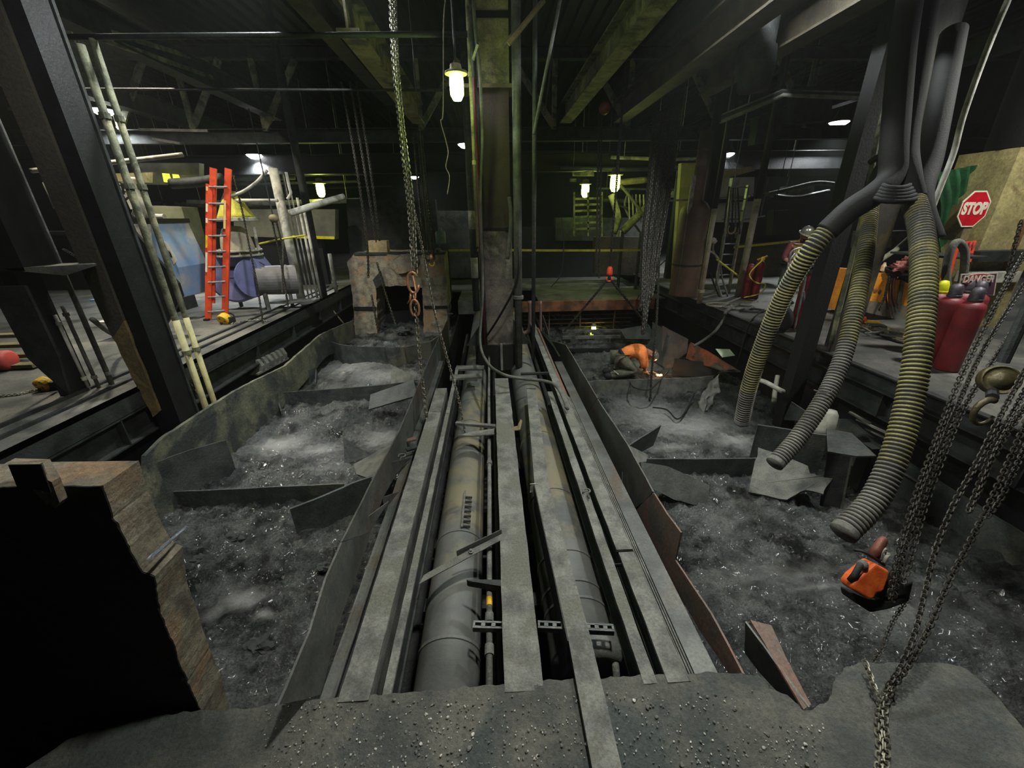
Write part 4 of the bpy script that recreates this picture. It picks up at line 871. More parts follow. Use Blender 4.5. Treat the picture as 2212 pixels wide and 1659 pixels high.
MB().tube([py_(548,490,.1),py_(556,530,.1),py_(562,540,.1)],.035,8).build('lever', white, t)
for px in (522,578): p = P(px,662,ZD); MB().box((p.x-.03,p.y-.03,ZD),(p.x+.03,p.y+.03,ZD+.75)).build('leg', dust, t)
t = thing('round_duct', 'grey round duct lying on stands right of the lilac blower', 'duct', P(600,655,ZD))
a, b = py_(552,606,-.05), py_(640,604,.35); MB().tube([a, a.lerp(b,.55), b], [.31,.33,.33], 32).build('duct_body', mat('duct_grey', (118,116,114),(96,94,92),.6,0,3,.15,30), t, smooth=False)
d_ = (b-a).normalized(); MB().lathe([(.33,-.02),(.345,-.02),(.345,.02),(.33,.02)], a.lerp(b,.78), d_, 32).build('duct_band', dust2, t)
for k in (.25,.85): c = a.lerp(b,k); MB().box((c.x-.03,c.y-.2,ZD),(c.x+.03,c.y-.14,c.z-.2)).build('stand_leg', dust, t)
c = a.lerp(b,.4); MB().box((c.x-.1,c.y-.2,ZD+.12),(c.x+.9,c.y+.2,ZD+.16)).build('stand_shelf', dust2, t)
one(MB().cyl(PY(610,632,8.9),PY(612,520,8.9),.02,8),'hook_rope', chainm,'thin chain-hoist rope pair left of the round column','rope')
t = thing('chain_hoist', 'small hanging chain hoist with round housing left of the round column', 'hoist', PY(592,480,8.9))
c = PY(591,472,8.9); MB().ball(c,(.09,.08,.08),16,10).build('housing', tanm, t, smooth=True); MB().cyl(c+V(0,0,.07),V(c.x,c.y,4.1),.012,8).build('hanger', dark, t)
MB().chain([c+V(-.04,0,-.06), PY(606,560,8.9), PY(622,660,8.6)],.05,.03,.008).build('load_chain', chaind, t); MB().chain([c+V(.04,0,-.06), PY(618,560,8.9)],.05,.03,.008).build('hand_chain', chaind, t)
# orange extension ladder
l0 = P(449,692,ZD); l1 = P(477,684,ZD)
top = PY(452,362,l0.y+.35); sx_ = (l1-l0)
t = thing('extension_ladder', 'orange fibreglass extension ladder standing on the left deck', 'ladder', l0)
up_ = (top-l0); w_ = V(.28,.10,0)
def rail(o_, f0, f1, off, nm='rail', m=ladr):
    MB().channel(o_+up_*f0+off, o_+up_*f1+off, .045, .11, .008, up=(1,.2,0)).build(nm, m, t)
rail(l0, 0, .9, V(0,0,0)); rail(l0+w_, 0, .9, V(0,0,0)); rail(l0, .12, 1.0, V(.03,.06,0), 'fly_rail'); rail(l0+w_, .12, 1.0, V(-.03,.06,0), 'fly_rail')
for k in range(9): f = .06+k*.103; MB().tube([l0+up_*f, l0+w_+up_*f],.017,8).build('rung', alu, t)
for k in range(8): f = .16+k*.103; MB().tube([l0+up_*f+V(0,.06,0), l0+w_+up_*f+V(0,.06,0)],.014,8).build('rung', alu, t)
lo = V(-.065,-.03,0)
for f0,f1,m in ((.5,.58,yellow),(.34,.47,signw),(.66,.69,signw),(.73,.78,signw),(.86,.885,mat('tan_label', (214,178,120),(190,156,100),.6,0,8,.1,40))):
    MB().bar(l0+up_*f0+V(.0,-.062,0), l0+up_*f1+V(.0,-.062,0), .035,.003,up=(0,1,0)).build('label_sticker', m, t)
MB().bar(l0+w_+up_*.62+V(.0,-.062,0), l0+w_+up_*.8+V(.0,-.062,0), .04,.003,up=(0,1,0)).build('label_sticker', mat('tan_label', (214,178,120)), t)
for q in (l0, l0+w_): MB().box(tuple(q+V(-.05,-.06,-.0)),tuple(q+V(.05,.06,.04))).build('foot', rubber, t)
# hoists lying on the deck
def lying_hoist(px, py, s, label, pts):
    c = P(px, py, ZD)+V(0,0,.07*s); t = thing('lever_hoist', label, 'hoist', c-V(0,0,.07*s))
    MB().lathe([(0,0),(.09*s,0),(.1*s,.02*s),(.1*s,.1*s),(.09*s,.12*s),(0,.12*s)], c+V(0,-.05*s,0), (.2,1,.35), 18).build('yellow_housing', yellow, t)
    MB().box(tuple(c+V(.03*s,-.03*s,-.06*s)),tuple(c+V(.16*s,.07*s,.05*s))).build('gear_case', dark, t)
    for k in range(3): a_ = k*2.1; MB().cyl(c+V(math.cos(a_)*.05*s,-.06*s,math.sin(a_)*.05*s),c+V(math.cos(a_)*.05*s,-.045*s,math.sin(a_)*.05*s),.02*s,8).build('bolt_head', dark, t)
    MB().chain([P(*p, ZD+.012) for p in pts], .045*s,.03*s,.006*s).build('chain', chainm, t)
lying_hoist(486,700,1.15,'yellow lever hoist lying on the left deck by the ladder foot',[(500,700),(530,694),(560,692),(580,694)])
lying_hoist(99,843,.9,'yellow lever hoist lying on the deck at the far left',[(80,842),(40,852),(0,856),(-40,862)])
one(MB().tube(curve_pts([P(488,690,ZD+.02),P(505,682,ZD+.02),P(495,676,ZD+.02),P(478,682,ZD+.02)],6),.012,8),'short_hose', rubber,'small black coil beside the ladder foot','hose',smooth=True)
c = P(0,800,ZD); t = thing('red_drum', 'faded red round object at the far left edge of the deck', 'drum', c); MB().lathe([(0,0),(.12,.0),(.14,.03),(.14,.22),(.1,.25),(0,.25)],c+V(-.05,0,.14),(1,.1,0),20).build('drum_body', mat('faded_red', (190,70,60),(160,60,52),.6,0,5,.2,30), t, smooth=True)
for i in range(4):
    z = ZD+.05+i*.09; a, b = P(-40,800-i*10,ZD), P(84,795-i*10,ZD); one(MB().bar(V(a.x,a.y,z),V(b.x,b.y,z),.14,.05),'timber_plank', mat('olive_timber', (120,112,74),(88,84,58),.8,0,5,.4,30),['lowest plank of the timber stack at the far left','second plank up in the far left timber stack','third plank up in the far left timber stack','topmost plank of the far left timber stack'][i],'plank')
# ================================================================ BACKGROUND LEFT
lw = mat('pale_wall_panel', (130,130,112),(96,96,84),.7,0,1.5,.1,10)
def panel(pts, y, th, name, m, label, cat='panel', hang=False):
    mb = MB().prism([PY(*v, y) for v in pts],(0,th,0))
    if hang:
        c = PY(*pts[0], y); mb.cyl((c.x+.1,y+th*.5,c.z-.1),(c.x+.1,y+th*.5,6.6),.012,6)
    return one(mb, name, m, label, cat)
panel([(505,452),(724,452),(724,517),(505,510)],13.0,.3,'wall_panel',lw,'long pale wall panel behind the ladder and round column')
panel([(620,508),(722,511),(722,517),(620,514)],12.96,.05,'yellow_strip',mat('yellow_strip', (240,230,30),(220,210,20),.5,0,8,.1,20),'bright yellow strip along the bottom of the pale wall panel','strip')
panel([(300,352),(430,352),(430,400),(300,398)],12.5,.2,'wall_panel',lw,'dim panel behind the left overhead pipe')
lit = mat('lit_yellow_window', (230,225,60), None, .5, 0, 5, 0, emit=(.75,.78,.06), es=1.3)
for i, pts in enumerate([[(350,374),(364,375),(370,395),(354,393)],[(372,376),(384,377),(392,395),(376,395)]]):
    o = MB().prism([PY(*v,12.2) for v in pts],(0,.03,0)).build('window_%d' % (i+1), lit); o['kind'] = 'structure'
panel([(240,375),(330,372),(330,395),(250,392)],10.5,.1,'lit_plate',paint,'pale lit plate above the pale blue hopper')
panel([(255,395),(300,392),(320,452),(282,452)],10.5,.1,'lit_plate',white,'white lit plate above the pale blue hopper, behind its inlet duct',hang=True)
t = thing('lattice_frame', 'small dark lattice frame above the pale blue hopper', 'frame', PY(270,400,9.9))
p = PY(256,400,9.9); MB().cyl(p,V(p.x,p.y,6.6),.015,6).build('hanger', black, t)
for a, b in (((250,400),(300,404)),((252,412),(304,418)),((262,395),(268,420)),((282,398),(288,420)),((262,440),(290,415))): MB().bar(PY(*a,9.9),PY(*b,9.9),.03,.03).build('bar', black, t)
panel([(60,500),(165,500),(165,508),(60,506)],9.5,.3,'dark_lintel',black,'dark lintel behind the wide black column')
vp_at(150,420,9.8,2.1,3.1,.16,white,'short fat white pipe behind the wide black column, right one',name='pipe_stub')
vp_at(122,405,9.8,2.5,3.0,.18,white,'short fat white pipe behind the wide black column, left one',name='pipe_stub')
# random service pipes in the dark ceiling zone (real pipes, each its own)
rnd = random.Random(3)
for i in range(16):
    left = i < 9; y = 12.8+rnd.random()*6; z = 2.75+rnd.random()*1.3; x0_ = -14+rnd.random()*5 if left else 2+rnd.random()*4; L_ = 3+rnd.random()*5
    side = 'left' if left else 'right'; hgt = 'high' if z > 3.4 else 'low'
    one(MB().tube([(x0_,y,z),(x0_+L_*.5,y+.1,z-.06),(x0_+L_,y+.3,z)],.03+rnd.random()*.07,10).cyl((x0_+.4,y,z),(x0_+.4,y,6.6),.012,6).cyl((x0_+L_-.4,y+.25,z),(x0_+L_-.4,y+.25,6.6),.012,6),'service_pipe',rnd.choice([dark,dust2,pitst,white]),'service pipe running across the dark %s background, %s under the girders, %s' % (side, hgt, ['topmost run','second run','third run','fourth run','fifth run','sixth run','seventh run','eighth run','lowest run'][i % 9]),'pipe','background service pipes '+side+' '+hgt,smooth=True)
# lit roof bits of the far left
for i, (a, b) in enumerate([((0,183),(75,184)),((20,235),(95,238)),((55,274),(98,276)),((225,278),(255,282)),((300,280),(450,283)),((330,300),(390,310))]):
    one(MB().bar(PY(*a,11.0),PY(*b,11.0),.06,.05),'ceiling_bracket',dust2,['pale ceiling bar at the far left, uppermost','pale ceiling bar at the far left, second down','pale ceiling bar at the far left, lowest of three','short ceiling bar right of the left column','long thin ceiling bar above the ladder','ceiling bar under the long thin one'][i],'bar')
# ================================================================ CONCRETE BLOCK AT THE FAR END OF THE LEFT PIT
yb2 = 11.6
t = thing('furnace_block', 'caked concrete block with dark arch opening at the far end of the left pit', 'block', PY(860,700,yb2))
pg = rag([PY(*v,yb2) for v in ((750,566),(764,549),(800,546),(900,548),(958,549),(964,600),(966,660),(968,740),(915,740),(914,672),(912,622),(880,617),(830,618),(812,622),(815,680),(816,740),(768,740),(762,640))],.08,.03,4)
pg = [V(p.x,yb2,p.z) for p in pg]; MB().prism(pg,(0,1.3,0)).build('concrete_body', concr, t)
MB().box(tuple(PY(812,760,yb2+1.0)),tuple(PY(916,610,yb2+1.0)+V(0,.1,0))).build('opening_back', deepb, t)
MB().prism([PY(*v,yb2-.03) for v in ((764,546),(960,546),(960,550),(764,551))],(0,.4,0)).build('top_plate', dark, t)
MB().prism(rag([PY(*v,yb2-.12) for v in ((836,550),(895,550),(905,560),(895,585),(860,592),(842,575))],.05,.03),(0,.2,0)).build('caked_lump', concr, t)
for q_ in (((764,663),(812,670)),((916,661),(966,666))): MB().prism([PY(q_[0][0],q_[0][1],yb2-.04),PY(q_[1][0],q_[0][1],yb2-.04),PY(q_[1][0],q_[1][1],yb2-.04),PY(q_[0][0],q_[1][1],yb2-.04)],(0,.1,0)).build('foot_plate', black, t)
MB().prism([PY(*v,yb2-.1) for v in ((805,605),(822,585),(830,612),(812,622))],(0,.04,0)).build('hanging_flap', dark, t)
one(MB().prism([PY(*v,yb2+.2) for v in ((795,520),(835,520),(837,545),(797,545))],(0,.3,0)),'timber_box', woodm,'pale timber box on top of the furnace block','box')
t = thing('drive_motor', 'teal drive motor with round gearbox on the right end of the furnace block', 'motor', PY(955,548,yb2+.2))
c = PY(953,527,yb2+.2); MB().lathe([(0,0),(.13,0),(.14,.03),(.14,.3),(.12,.33),(.05,.34),(.05,.4),(0,.4)],V(c.x,c.y,c.z),(0,0,1),20).build('motor_body', teal, t, smooth=True)
c = PY(945,543,yb2+.05); MB().lathe([(0,0),(.09,0),(.09,.2),(0,.2)],c,(0,1,0),20).build('gearbox', dust, t); MB().lathe([(0,-.02),(.03,-.02),(.03,0)],c,(0,1,0),12).build('hub', dark, t)
# back of the centre: machinery silhouettes
panel([(748,430),(940,430),(955,610),(760,610)],14.0,.3,'machine_housing',dark,'large dark housing wall behind the furnace block')
panel([(940,455),(1020,455),(1024,600),(950,600)],14.5,.3,'machine_housing',pitst,'grey housing wall left of the banded pipe')
panel([(1200,470),(1400,470),(1400,520),(1200,520)],15.5,.5,'machine_housing',dark,'dark machine wall below the green jar lamps')
panel([(1285,512),(1425,512),(1425,600),(1285,590)],14.2,.3,'low_wall',mat('brown_wall', (78,70,52),(50,48,38),.8,0,1.6,.3,12),'low brownish wall behind the yellow tape','wall')
panel([(1590,528),(1700,520),(1700,600),(1590,610)],12.8,.3,'low_wall',mat('brown_wall', (78,70,52)),'mottled brown wall behind the red gas bottles','wall')
t = thing('slatted_machine', 'green-lit slatted machine frame under the lower green jar lamp', 'machine', PY(1270,500,13.2))
for k in range(6): MB().bar(PY(1240,430+k*13,13.2),PY(1300,428+k*13,13.2),.05,.06).build('slat', mossy, t)
for px in (1240,1270,1300): MB().bar(PY(px,415,13.2),PY(px,510,13.2),.05,.05).build('frame_post', mossy, t)
MB().prism([PY(*v,13.2) for v in ((1237,372),(1282,368),(1284,380),(1237,380))],(0,.1,0)).build('hood', mossy, t)
MB().prism([PY(*v,13.2) for v in ((1232,386),(1245,386),(1245,392),(1232,392))],(0,.1,0)).build('side_box', mossy, t)
t = thing('pipe_cluster', 'green-lit tangle of ducts and cables right of the green jar lamps', 'machinery', PY(1370,505,12.6))
for x_ in (1345,1385): p = PY(x_,500,12.8); MB().cyl((p.x,p.y,0),p,.05,10).build('support_post', dark, t)
for i, pts in enumerate([[(1320,420),(1335,470),(1325,505)],[(1340,400),(1365,430),(1400,480)],[(1345,500),(1375,470),(1405,440)],[(1330,395),(1400,388)],[(1325,440),(1370,450),(1410,420)],[(1360,410),(1350,450),(1385,505)]]):
    MB().tube(curve_pts([PY(*v,12.6+.1*i) for v in pts],4),[.10,.04,.14,.09,.03,.03][i] if False else (.1,.04,.12,.09,.03,.03)[i],10).build('duct', (mossy,dust2,mossy,paint,dark,dust)[i], t, smooth=True)
for k in range(5): MB().bar(PY(1358+k*8,420,12.9),PY(1360+k*8,480,12.9),.03,.03).build('grille_bar', white, t)
one(MB().lathe([(0,0),(.1,0),(.11,.26),(0,.26)],PY(1337,516,14.35),(0,0,1),16),'bucket', white,'small white bucket below the green-lit tangle','bucket')
# barrier tape
def tape(pts, label): 
    ps = [PY(*p) for p in pts]; mb = MB()
    for a, b in zip(ps, ps[1:]): mb.bar(a, b, .004, .06)
    return one(mb,'barrier_tape',taped,label,'tape')
for x_, y_ in ((968,12),(1408,12)):
    p = PY(x_,541,y_); one(MB().cyl((p.x,p.y+.03,0 if x_ < 1000 else 0),(p.x,p.y+.03,p.z+.05),.02,8),'tape_post',dark,'slim dark post holding the %s end of the central barrier tape' % ('left' if x_ < 1000 else 'right'),'post')
tape([(968,541,12),(1080,540,12),(1180,541,12),(1300,541,12),(1408,540,12)],'yellow barrier tape stretched behind the central column')
p = PY(1732,519,11.5); one(MB().cyl((p.x,p.y+.03,ZD),(p.x,p.y+.03,p.z+.05),.02,8),'tape_post',dark,'slim dark post holding the tape behind the standing worker','post')
tape([(1585,534,11.5),(1650,528,11.5),(1732,519,11.5)],'yellow barrier tape running to the standing worker on the right')
# far platform and rusty girder
struct(MB().box((1.3,11.3,-.04),(XR,13.4,0)),'floor_platform',deckm)
one(MB().sweep(PX(0,0,1) if False else V(.7,11.2,-.14),V(4.6,11.2,-.14),[(-.06,-.14),(.06,-.14),(.06,.14),(-.06,.14)]),'rusty_girder',rust,'rusty girder along the front of the far platform right of the column','girder')
one(MB().box((-1.0,11.6,-.4),(.6,13.4,-.02)),'platform_slab',dust2,'grey dusty slab left of the column at the far platform','slab')
t = thing('rail_rack', 'rack of thin rust pink rails beneath the far platform', 'rack', (2.4,11.5,-1.0))
for k in range(5): MB().tube([(.9,11.5+.1*k,-.35-.15*k),(4.2,11.5+.1*k,-.35-.15*k)],.02,8).build('rail', rust if k % 2 else rusty, t)
for px in (1187,1255,1330,1400): a = PY(px,655,11.45); MB().tube([(a.x,11.45,-.2),(a.x,11.45,-1.1)],.022,8).build('post', rusty, t)
for k in range(4): MB().bar((1.6+k*.6,11.7,-.3),(2.1+k*.6,11.9,-.9),.03,.03).build('diagonal', dark, t)
tubepix([(1145,650,8.8),(1146,690,8.8),(1142,715,8.8),(1120,722,8.8),(1105,722,8.8)],.055,'bent_pipe',rusty,'rusty pipe bending under the platform right of the column base')
tubepix([(1168,650,8.9),(1168,720,8.9)],.03,'vertical_pipe',rusty,'thin rusty upright pipe right of the bent rusty pipe')
p = P(1104,742,-.1); one(MB().tube([V(p.x,p.y,-.05),V(p.x,p.y+.5,-.1),V(p.x-.05,p.y+1.,-.3)],.14,20),'white_elbow',white,'pale fat pipe end behind the right side of the column','pipe',smooth=True)
c = P(1370,768,-1.05)
# three-leg sling with orange hook
hk = PY(1316,600,9.2)
t = thing('lifting_sling', 'orange hook with chain sling legs spread over the right pit', 'sling', hk)
MB().lathe([(0,0),(.06,.0),(.07,.05),(.06,.16),(.03,.2),(0,.2)],hk+V(0,0,.05),(0,0,1),14).build('hook_block', signor, t, smooth=True)
MB().tube([hk+V(math.sin(a_)*.06,0,-.02-math.cos(a_)*.06) for a_ in [i*.5-2 for i in range(9)]],.02,8).build('hook', signor, t, smooth=True)
for e in ((1219,716,9.3),(1400,705,9.2)): MB().chain([hk, PY(*e)],.07,.04,.011).build('sling_leg', chaind, t)
MB().chain([hk+V(0,0,.25), V(hk.x,hk.y,6.5)],.06,.035,.009).build('hoist_chain', chaind, t)
c = PY(1306,234,9.2); MB().ball(c,(.11,.1,.11),16,10).build('pulley', mat('dull_red_disc', (130,60,44),(100,48,36),.5,0,6,.2,30), t, smooth=True)
# ================================================================ RIGHT SIDE
# pale lit wall behind, seen between the columns
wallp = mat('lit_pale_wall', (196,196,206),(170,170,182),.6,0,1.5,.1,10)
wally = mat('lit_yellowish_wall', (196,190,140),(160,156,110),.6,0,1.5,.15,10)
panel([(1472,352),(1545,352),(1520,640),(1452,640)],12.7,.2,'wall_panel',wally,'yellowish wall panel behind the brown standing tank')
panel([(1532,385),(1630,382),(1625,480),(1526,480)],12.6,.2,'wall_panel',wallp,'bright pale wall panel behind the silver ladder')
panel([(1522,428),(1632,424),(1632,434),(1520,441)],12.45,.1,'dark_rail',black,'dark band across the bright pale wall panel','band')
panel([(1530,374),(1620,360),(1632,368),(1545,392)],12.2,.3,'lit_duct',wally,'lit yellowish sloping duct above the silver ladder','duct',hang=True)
tubepix([(1432,434,11.2),(1480,432,11.2),(1620,425,11.2)],.025,'rail_pipe',white,'thin pale rail crossing in front of the bright wall panel','rail')
# brown tank
p = P(1478,640,ZD); 
t = thing('standing_tank', 'tall brown standing tank with rounded shoulder in front of the yellowish wall', 'tank', p)
MB().lathe([(0,0),(.34,0),(.34,.02),(.34,1.9),(.32,2.02),(.24,2.14),(.14,2.2),(.14,3.6),(0,3.6)],p+V(.05,.2,0),(0,0,1),32).build('tank_body', mat('tank_brown', (104,80,66),(78,64,54),.6,0,2,.2,20,c3=(120,112,92)), t, smooth=True)
MB().lathe([(.341,-.02),(.355,-.02),(.355,.02),(.341,.02)],p+V(.05,.2,.75),(0,0,1),32).build('tank_band', dark, t)
p = deck_pole(1510,655,ZD,.055,'pale pipe with bottom flange right of the brown tank',mat('beige_pipe', (168,160,136),(120,116,100),.6,0,3,.2,20,c3=(96,92,82)),2.3,'vertical_pipe','pipe',(.28,),True)
deck_pole(1594,640,ZD,.075,'beige pipe column right of the silver ladder',MATS['beige_pipe'],2.5,'vertical_pipe','pipe',(),True)
deck_pole(1462,640,ZD,.05,'thin white pipe left of the brown tank',white,3.0)
deck_pole(1497,625,ZD,.18,'dark square-looking column behind the pale flanged pipe, reaching the roof',black,6.6,'dark_column','column')
deck_pole(1640,560,ZD,.1,'dark column in the shadow behind the gas bottles',black,6.6,'dark_column','column')
# dim machinery in the dark behind the standing worker
dimg = mat('dim_green_machine', (62,66,46),(44,48,38),.7,0,2,.2,20)
for i, (pts, y, m, lb) in enumerate([([(1672,455),(1725,452),(1722,505),(1668,508)],11.8,dimg,'dim olive machine casing left of the standing worker'),([(1700,402),(1760,398),(1758,418),(1698,420)],12.2,dust2,'dim grey box high behind the standing worker'),
     ([(1868,500),(1918,496),(1914,536),(1862,538)],8.6,dust2,'dim grey box behind the middle ribbed hose'),([(1928,500),(1972,498),(1968,534),(1924,536)],8.8,dust2,'dim grey box between the middle and nearest hose'),([(1640,250),(1700,240),(1690,300),(1630,312)],11,dark,'dim ceiling panel right of the hanging round duct'),([(1720,190),(1800,180),(1796,260),(1712,266)],11.2,dark,'dim ceiling panel below the cable tray')]):
    panel(pts,y,.3,'machine_casing',m,lb,'casing',hang=True)
tubepix([(1655,420,12.0),(1700,410,12.0),(1760,396,12.0),(1800,398,12.0)],.06,'insulated_pipe',dust2,'dim sagging insulated pipe behind the standing worker')
tubepix([(1668,424,12.1),(1720,428,12.1),(1790,415,12.1)],.08,'insulated_pipe',dark,'second dim insulated pipe behind the standing worker')
# silver ladder with hoist
a0, a1 = PY(1545,632,10.2), PY(1572,632,10.2); b0, b1 = PY(1582,400,10.2), PY(1616,400,10.2)
t = thing('silver_ladder', 'silver aluminium ladder standing on the right deck behind the hoses', 'ladder', V(a0.x,a0.y,ZD))
MB().bar(V(a0.x,a0.y,ZD),b0,.04,.09).build('rail', alu, t); MB().bar(V(a1.x+.02,a1.y,ZD),b1,.04,.09).build('rail', alu, t)
for k in range(10): f = .08+k*.1; MB().tube([V(a0.x,a0.y,ZD).lerp(b0,f),V(a1.x+.02,a1.y,ZD).lerp(b1,f)],.016,8).build('rung', alu, t)
c = PY(1585,400,9.6)
t = thing('chain_hoist', 'bright chain hoist hanging in front of the silver ladder with curved hook', 'hoist', c)
MB().box(tuple(c+V(-.08,-.06,-.05)),tuple(c+V(.08,.06,.14))).build('hoist_body', alu, t); MB().tube([c+V(0,0,.14),V(c.x,c.y,6.5)],.012,8).build('hanger', alu, t)
for i in range(5): MB().chain([c+V(-.1+.05*i,0,-.05),PY(1562+i*9,520-abs(i-2)*8,9.6)],.045,.03,.008,4,8).build('load_chain', chainm if i % 2 else chaind, t)
hh = PY(1580,495,9.55); MB().tube([hh+V(math.sin(a_)*.09,0,-math.cos(a_)*.1) for a_ in [i*.4-2.4 for i in range(12)]],.022,8).build('hook', tanm, t, smooth=True)
t = thing('hand_rail', 'thin square handrail frame on the dark wall right of the beige pipe column', 'handrail', PY(1640,470,10.4))
for a, b in (((1660,385),(1642,468)),((1612,473),(1652,467)),((1626,419),(1656,417)),((1560,474),(1612,473))): MB().tube([PY(*a,10.4),PY(*b,10.4)],.018,8).build('tube', dust, t)
# rag and hose bundle at the silver ladder foot
t = thing('hose_bundle', 'bundle of pale hoses and rags hanging left of the silver ladder', 'hoses', P(1555,645,ZD))
for i, pts in enumerate([[(1545,515),(1540,540),(1555,570),(1560,600),(1572,640)],[(1530,540),(1552,560),(1548,600),(1560,645)],[(1548,560),(1580,585),(1600,600)],[(1535,590),(1545,620),(1560,648),(1590,655)]]):
    MB().tube(curve_pts([PY(*v,9.7) for v in pts],5),.022,8).build('hose', (dust,rope,taped,rubber)[i], t, smooth=True)
MB().ball(PY(1541,520,9.7),(.08,.06,.07),12,8,.6).build('rag', white, t, smooth=True)
# gas bottles with yellow hoses
def bottle(base, r, h, m, label, capm_=None, shape=0, group=None):
    t = thing('gas_cylinder', label, 'gas cylinder', base, group)
    MB().lathe([(r*.8,0),(r,.02),(r,h-.06),(r*.93,h-.02),(r*.6,h+.015),(r*.35,h+.03),(0,h+.03)],base,(0,0,1),28).build('bottle_body', m, t, smooth=True)
    if capm_:
        MB().lathe([(r*.42,0),(r*.52,.01),(r*.54,.05),(r*.5,.12),(r*.36,.17),(0,.185)],V(base[0],base[1],base[2]+h+.01),(0,0,1),20).build('valve_cap', capm_, t, smooth=True)
        MB().lathe([(r*.5,-.015),(r*.58,-.01),(r*.58,.01),(r*.5,.015)],V(base[0],base[1],base[2]+h+.04),(0,0,1),20).build('cap_ring', capm_, t)
    return t
p = P(1608,645,ZD); t = bottle(p,.085,.78,redcyl,'left small red gas bottle of the pair beside the beige pipe column')
p2 = P(1627,645,ZD); t2 = bottle(p2,.1,.85,redcyl,'right small red gas bottle of the pair beside the beige pipe column')
MB().tube(curve_pts([p2+V(-.05,-.1,.9),p2+V(-.3,-.12,.6),p2+V(-.1,-.13,.4),p2+V(.15,-.1,.35),p2+V(.05,-.14,.15),p2+V(-.3,-.1,.05)],6),.016,8).build('hose', taped, t2, smooth=True)
MB().lathe([(0,0),(.05,0),(.05,.03),(0,.03)],p2+V(-.02,-.05,.92),(0,-1,.3),14).build('gauge', yellow, t2); MB().bar(p2+V(-.1,0,.9),p2+V(.12,0,.98),.03,.03).build('regulator', yellow, t2)
# hoses coiled on the right deck edge
def coil(px, py, r, n, m, label, th=.016, z=ZD):
    c = P(px, py, z+.02); pts = []
    for i in range(n*14): a_ = i*2*PI/14; rr = r*(1+.18*noise.noise(V(i*.11,px,0))); pts.append(c+V(math.cos(a_)*rr+i*.0022, math.sin(a_)*rr*.8, .012+.006*(i//14)))
    return one(MB().tube(pts,th,7),'hose_coil',m,label,'hose',smooth=True)
coil(1552,660,.26,2,rope,'coil of pale cable on the right deck edge, leftmost'); coil(1590,664,.3,3,dust,'coil of pale hose on the right deck edge, middle'); coil(1622,672,.22,2,rubber,'dark coil on the right deck edge by the left hose')
one(MB().tube(curve_pts([P(1600,655,ZD+.05),P(1575,668,ZD+.04),P(1566,676,ZD+.02),PX(1567,683,XR-.05),PX(1545,715,XR-.4),PX(1520,735,XR-.7),PX(1498,748,XR-.9)],6),.028,10),'hose_line',dust2,'grey hose running off the right deck down to the orange-lit plates','hose',smooth=True)
one(MB().tube(curve_pts([P(1650,668,ZD+.03),P(1625,690,ZD+.03),PX(1612,720,XR-.1),PX(1600,760,XR-.15),PX(1590,790,XR-.2)],6),.014,8),'cable',rubber,'thin black cable dropping over the right deck edge','cable',smooth=True)
# main red bottle on a hand cart
p = P(1726,712,ZD)
t = bottle(p,.15,.95,redcyl,'big red gas cylinder standing on the hand cart near the black column')
MB().lathe([(0,0),(.09,0),(.08,.06),(.0,.09)],p+V(0,0,.97),(0,0,1),14).build('valve', dust, t)
q = p+V(-.34,.12,0); bottle(q,.13,.9,greenp,'green gas cylinder beside the big red one on the cart')
t = thing('cylinder_cart', 'two-wheeled cart with curved handles and hoses draped over it', 'cart', p+V(-.3,-.02,0))
MB().lathe([(.0,-.05),(.13,-.05),(.2,-.045),(.22,-.02),(.22,.02),(.2,.045),(.13,.05),(0,.05)],p+V(-.42,-.06,.22),(1,.25,0),24).build('wheel', rubber, t, smooth=True)
MB().lathe([(.0,-.06),(.05,-.06),(.05,.06),(0,.06)],p+V(-.42,-.06,.22),(1,.25,0),12).build('hub', dust, t)
for s_ in (-.52,-.2): MB().tube(curve_pts([p+V(s_,-.14,.05),p+V(s_,-.1,.8),p+V(s_,-.05,1.15),p+V(s_+.1,.0,1.3)],6),.016,8).build('upright', alu, t, smooth=True)
MB().tube(curve_pts([p+V(-.52,-.05,1.15),p+V(-.5,-.03,1.33),p+V(-.3,-.03,1.36),p+V(-.2,-.05,1.2)],5),.016,8).build('handle', alu, t, smooth=True)
MB().tube([p+V(-.24,-.18,.7),p+V(-.1,-.2,.25)],.014,8).build('brace', alu, t)
MB().box(tuple(p+V(-.5,-.16,.0)),tuple(p+V(-.1,.2,.03))).build('foot_plate', dark, t)
for k in range(4):
    c = p+V(-.2+.05*k,-.02,1.08+.03*k); MB().tube([c+V(math.cos(a_)*(.26-.02*k),math.sin(a_)*.16,.015*math.sin(a_*3)) for a_ in [i*2*PI/20 for i in range(21)]],.018,8).build('draped_hose', (rubber,dust2,rubber,dust2)[k], t, smooth=True)
MB().ball(p+V(.02,-.02,1.1),(.13,.1,.07),12,8,.7).build('wire_tangle', tanm, t, smooth=True)
# black column and companion
q = PX(1697,905,4.62)
t = thing('steel_column', 'tall black column standing in the right pit between the hoses', 'column', (q.x,q.y,-1.6))
MB().box((q.x-.13,q.y-.1,-1.6),(q.x+.08,q.y+.1,6.6)).build('shaft', deepb, t); MB().box((q.x-.16,q.y-.2,-1.15),(q.x+.2,q.y+.18,-.98)).build('base_pad', pitst, t)
q = P(1800,760,ZD)
t = thing('deck_column', 'grey tan column on the right deck just behind the black column', 'column', q)
MB().box((q.x-.05,q.y,ZD),(q.x+.3,q.y+.06,6.6)).build('front_plate', mat('grey_tan_plate', (84,80,70),(60,58,52),.6,0,2,.2,20,c3=(112,104,66)), t); MB().box((q.x+.1,q.y+.06,ZD),(q.x+.16,q.y+.3,6.6)).build('web', dark, t)
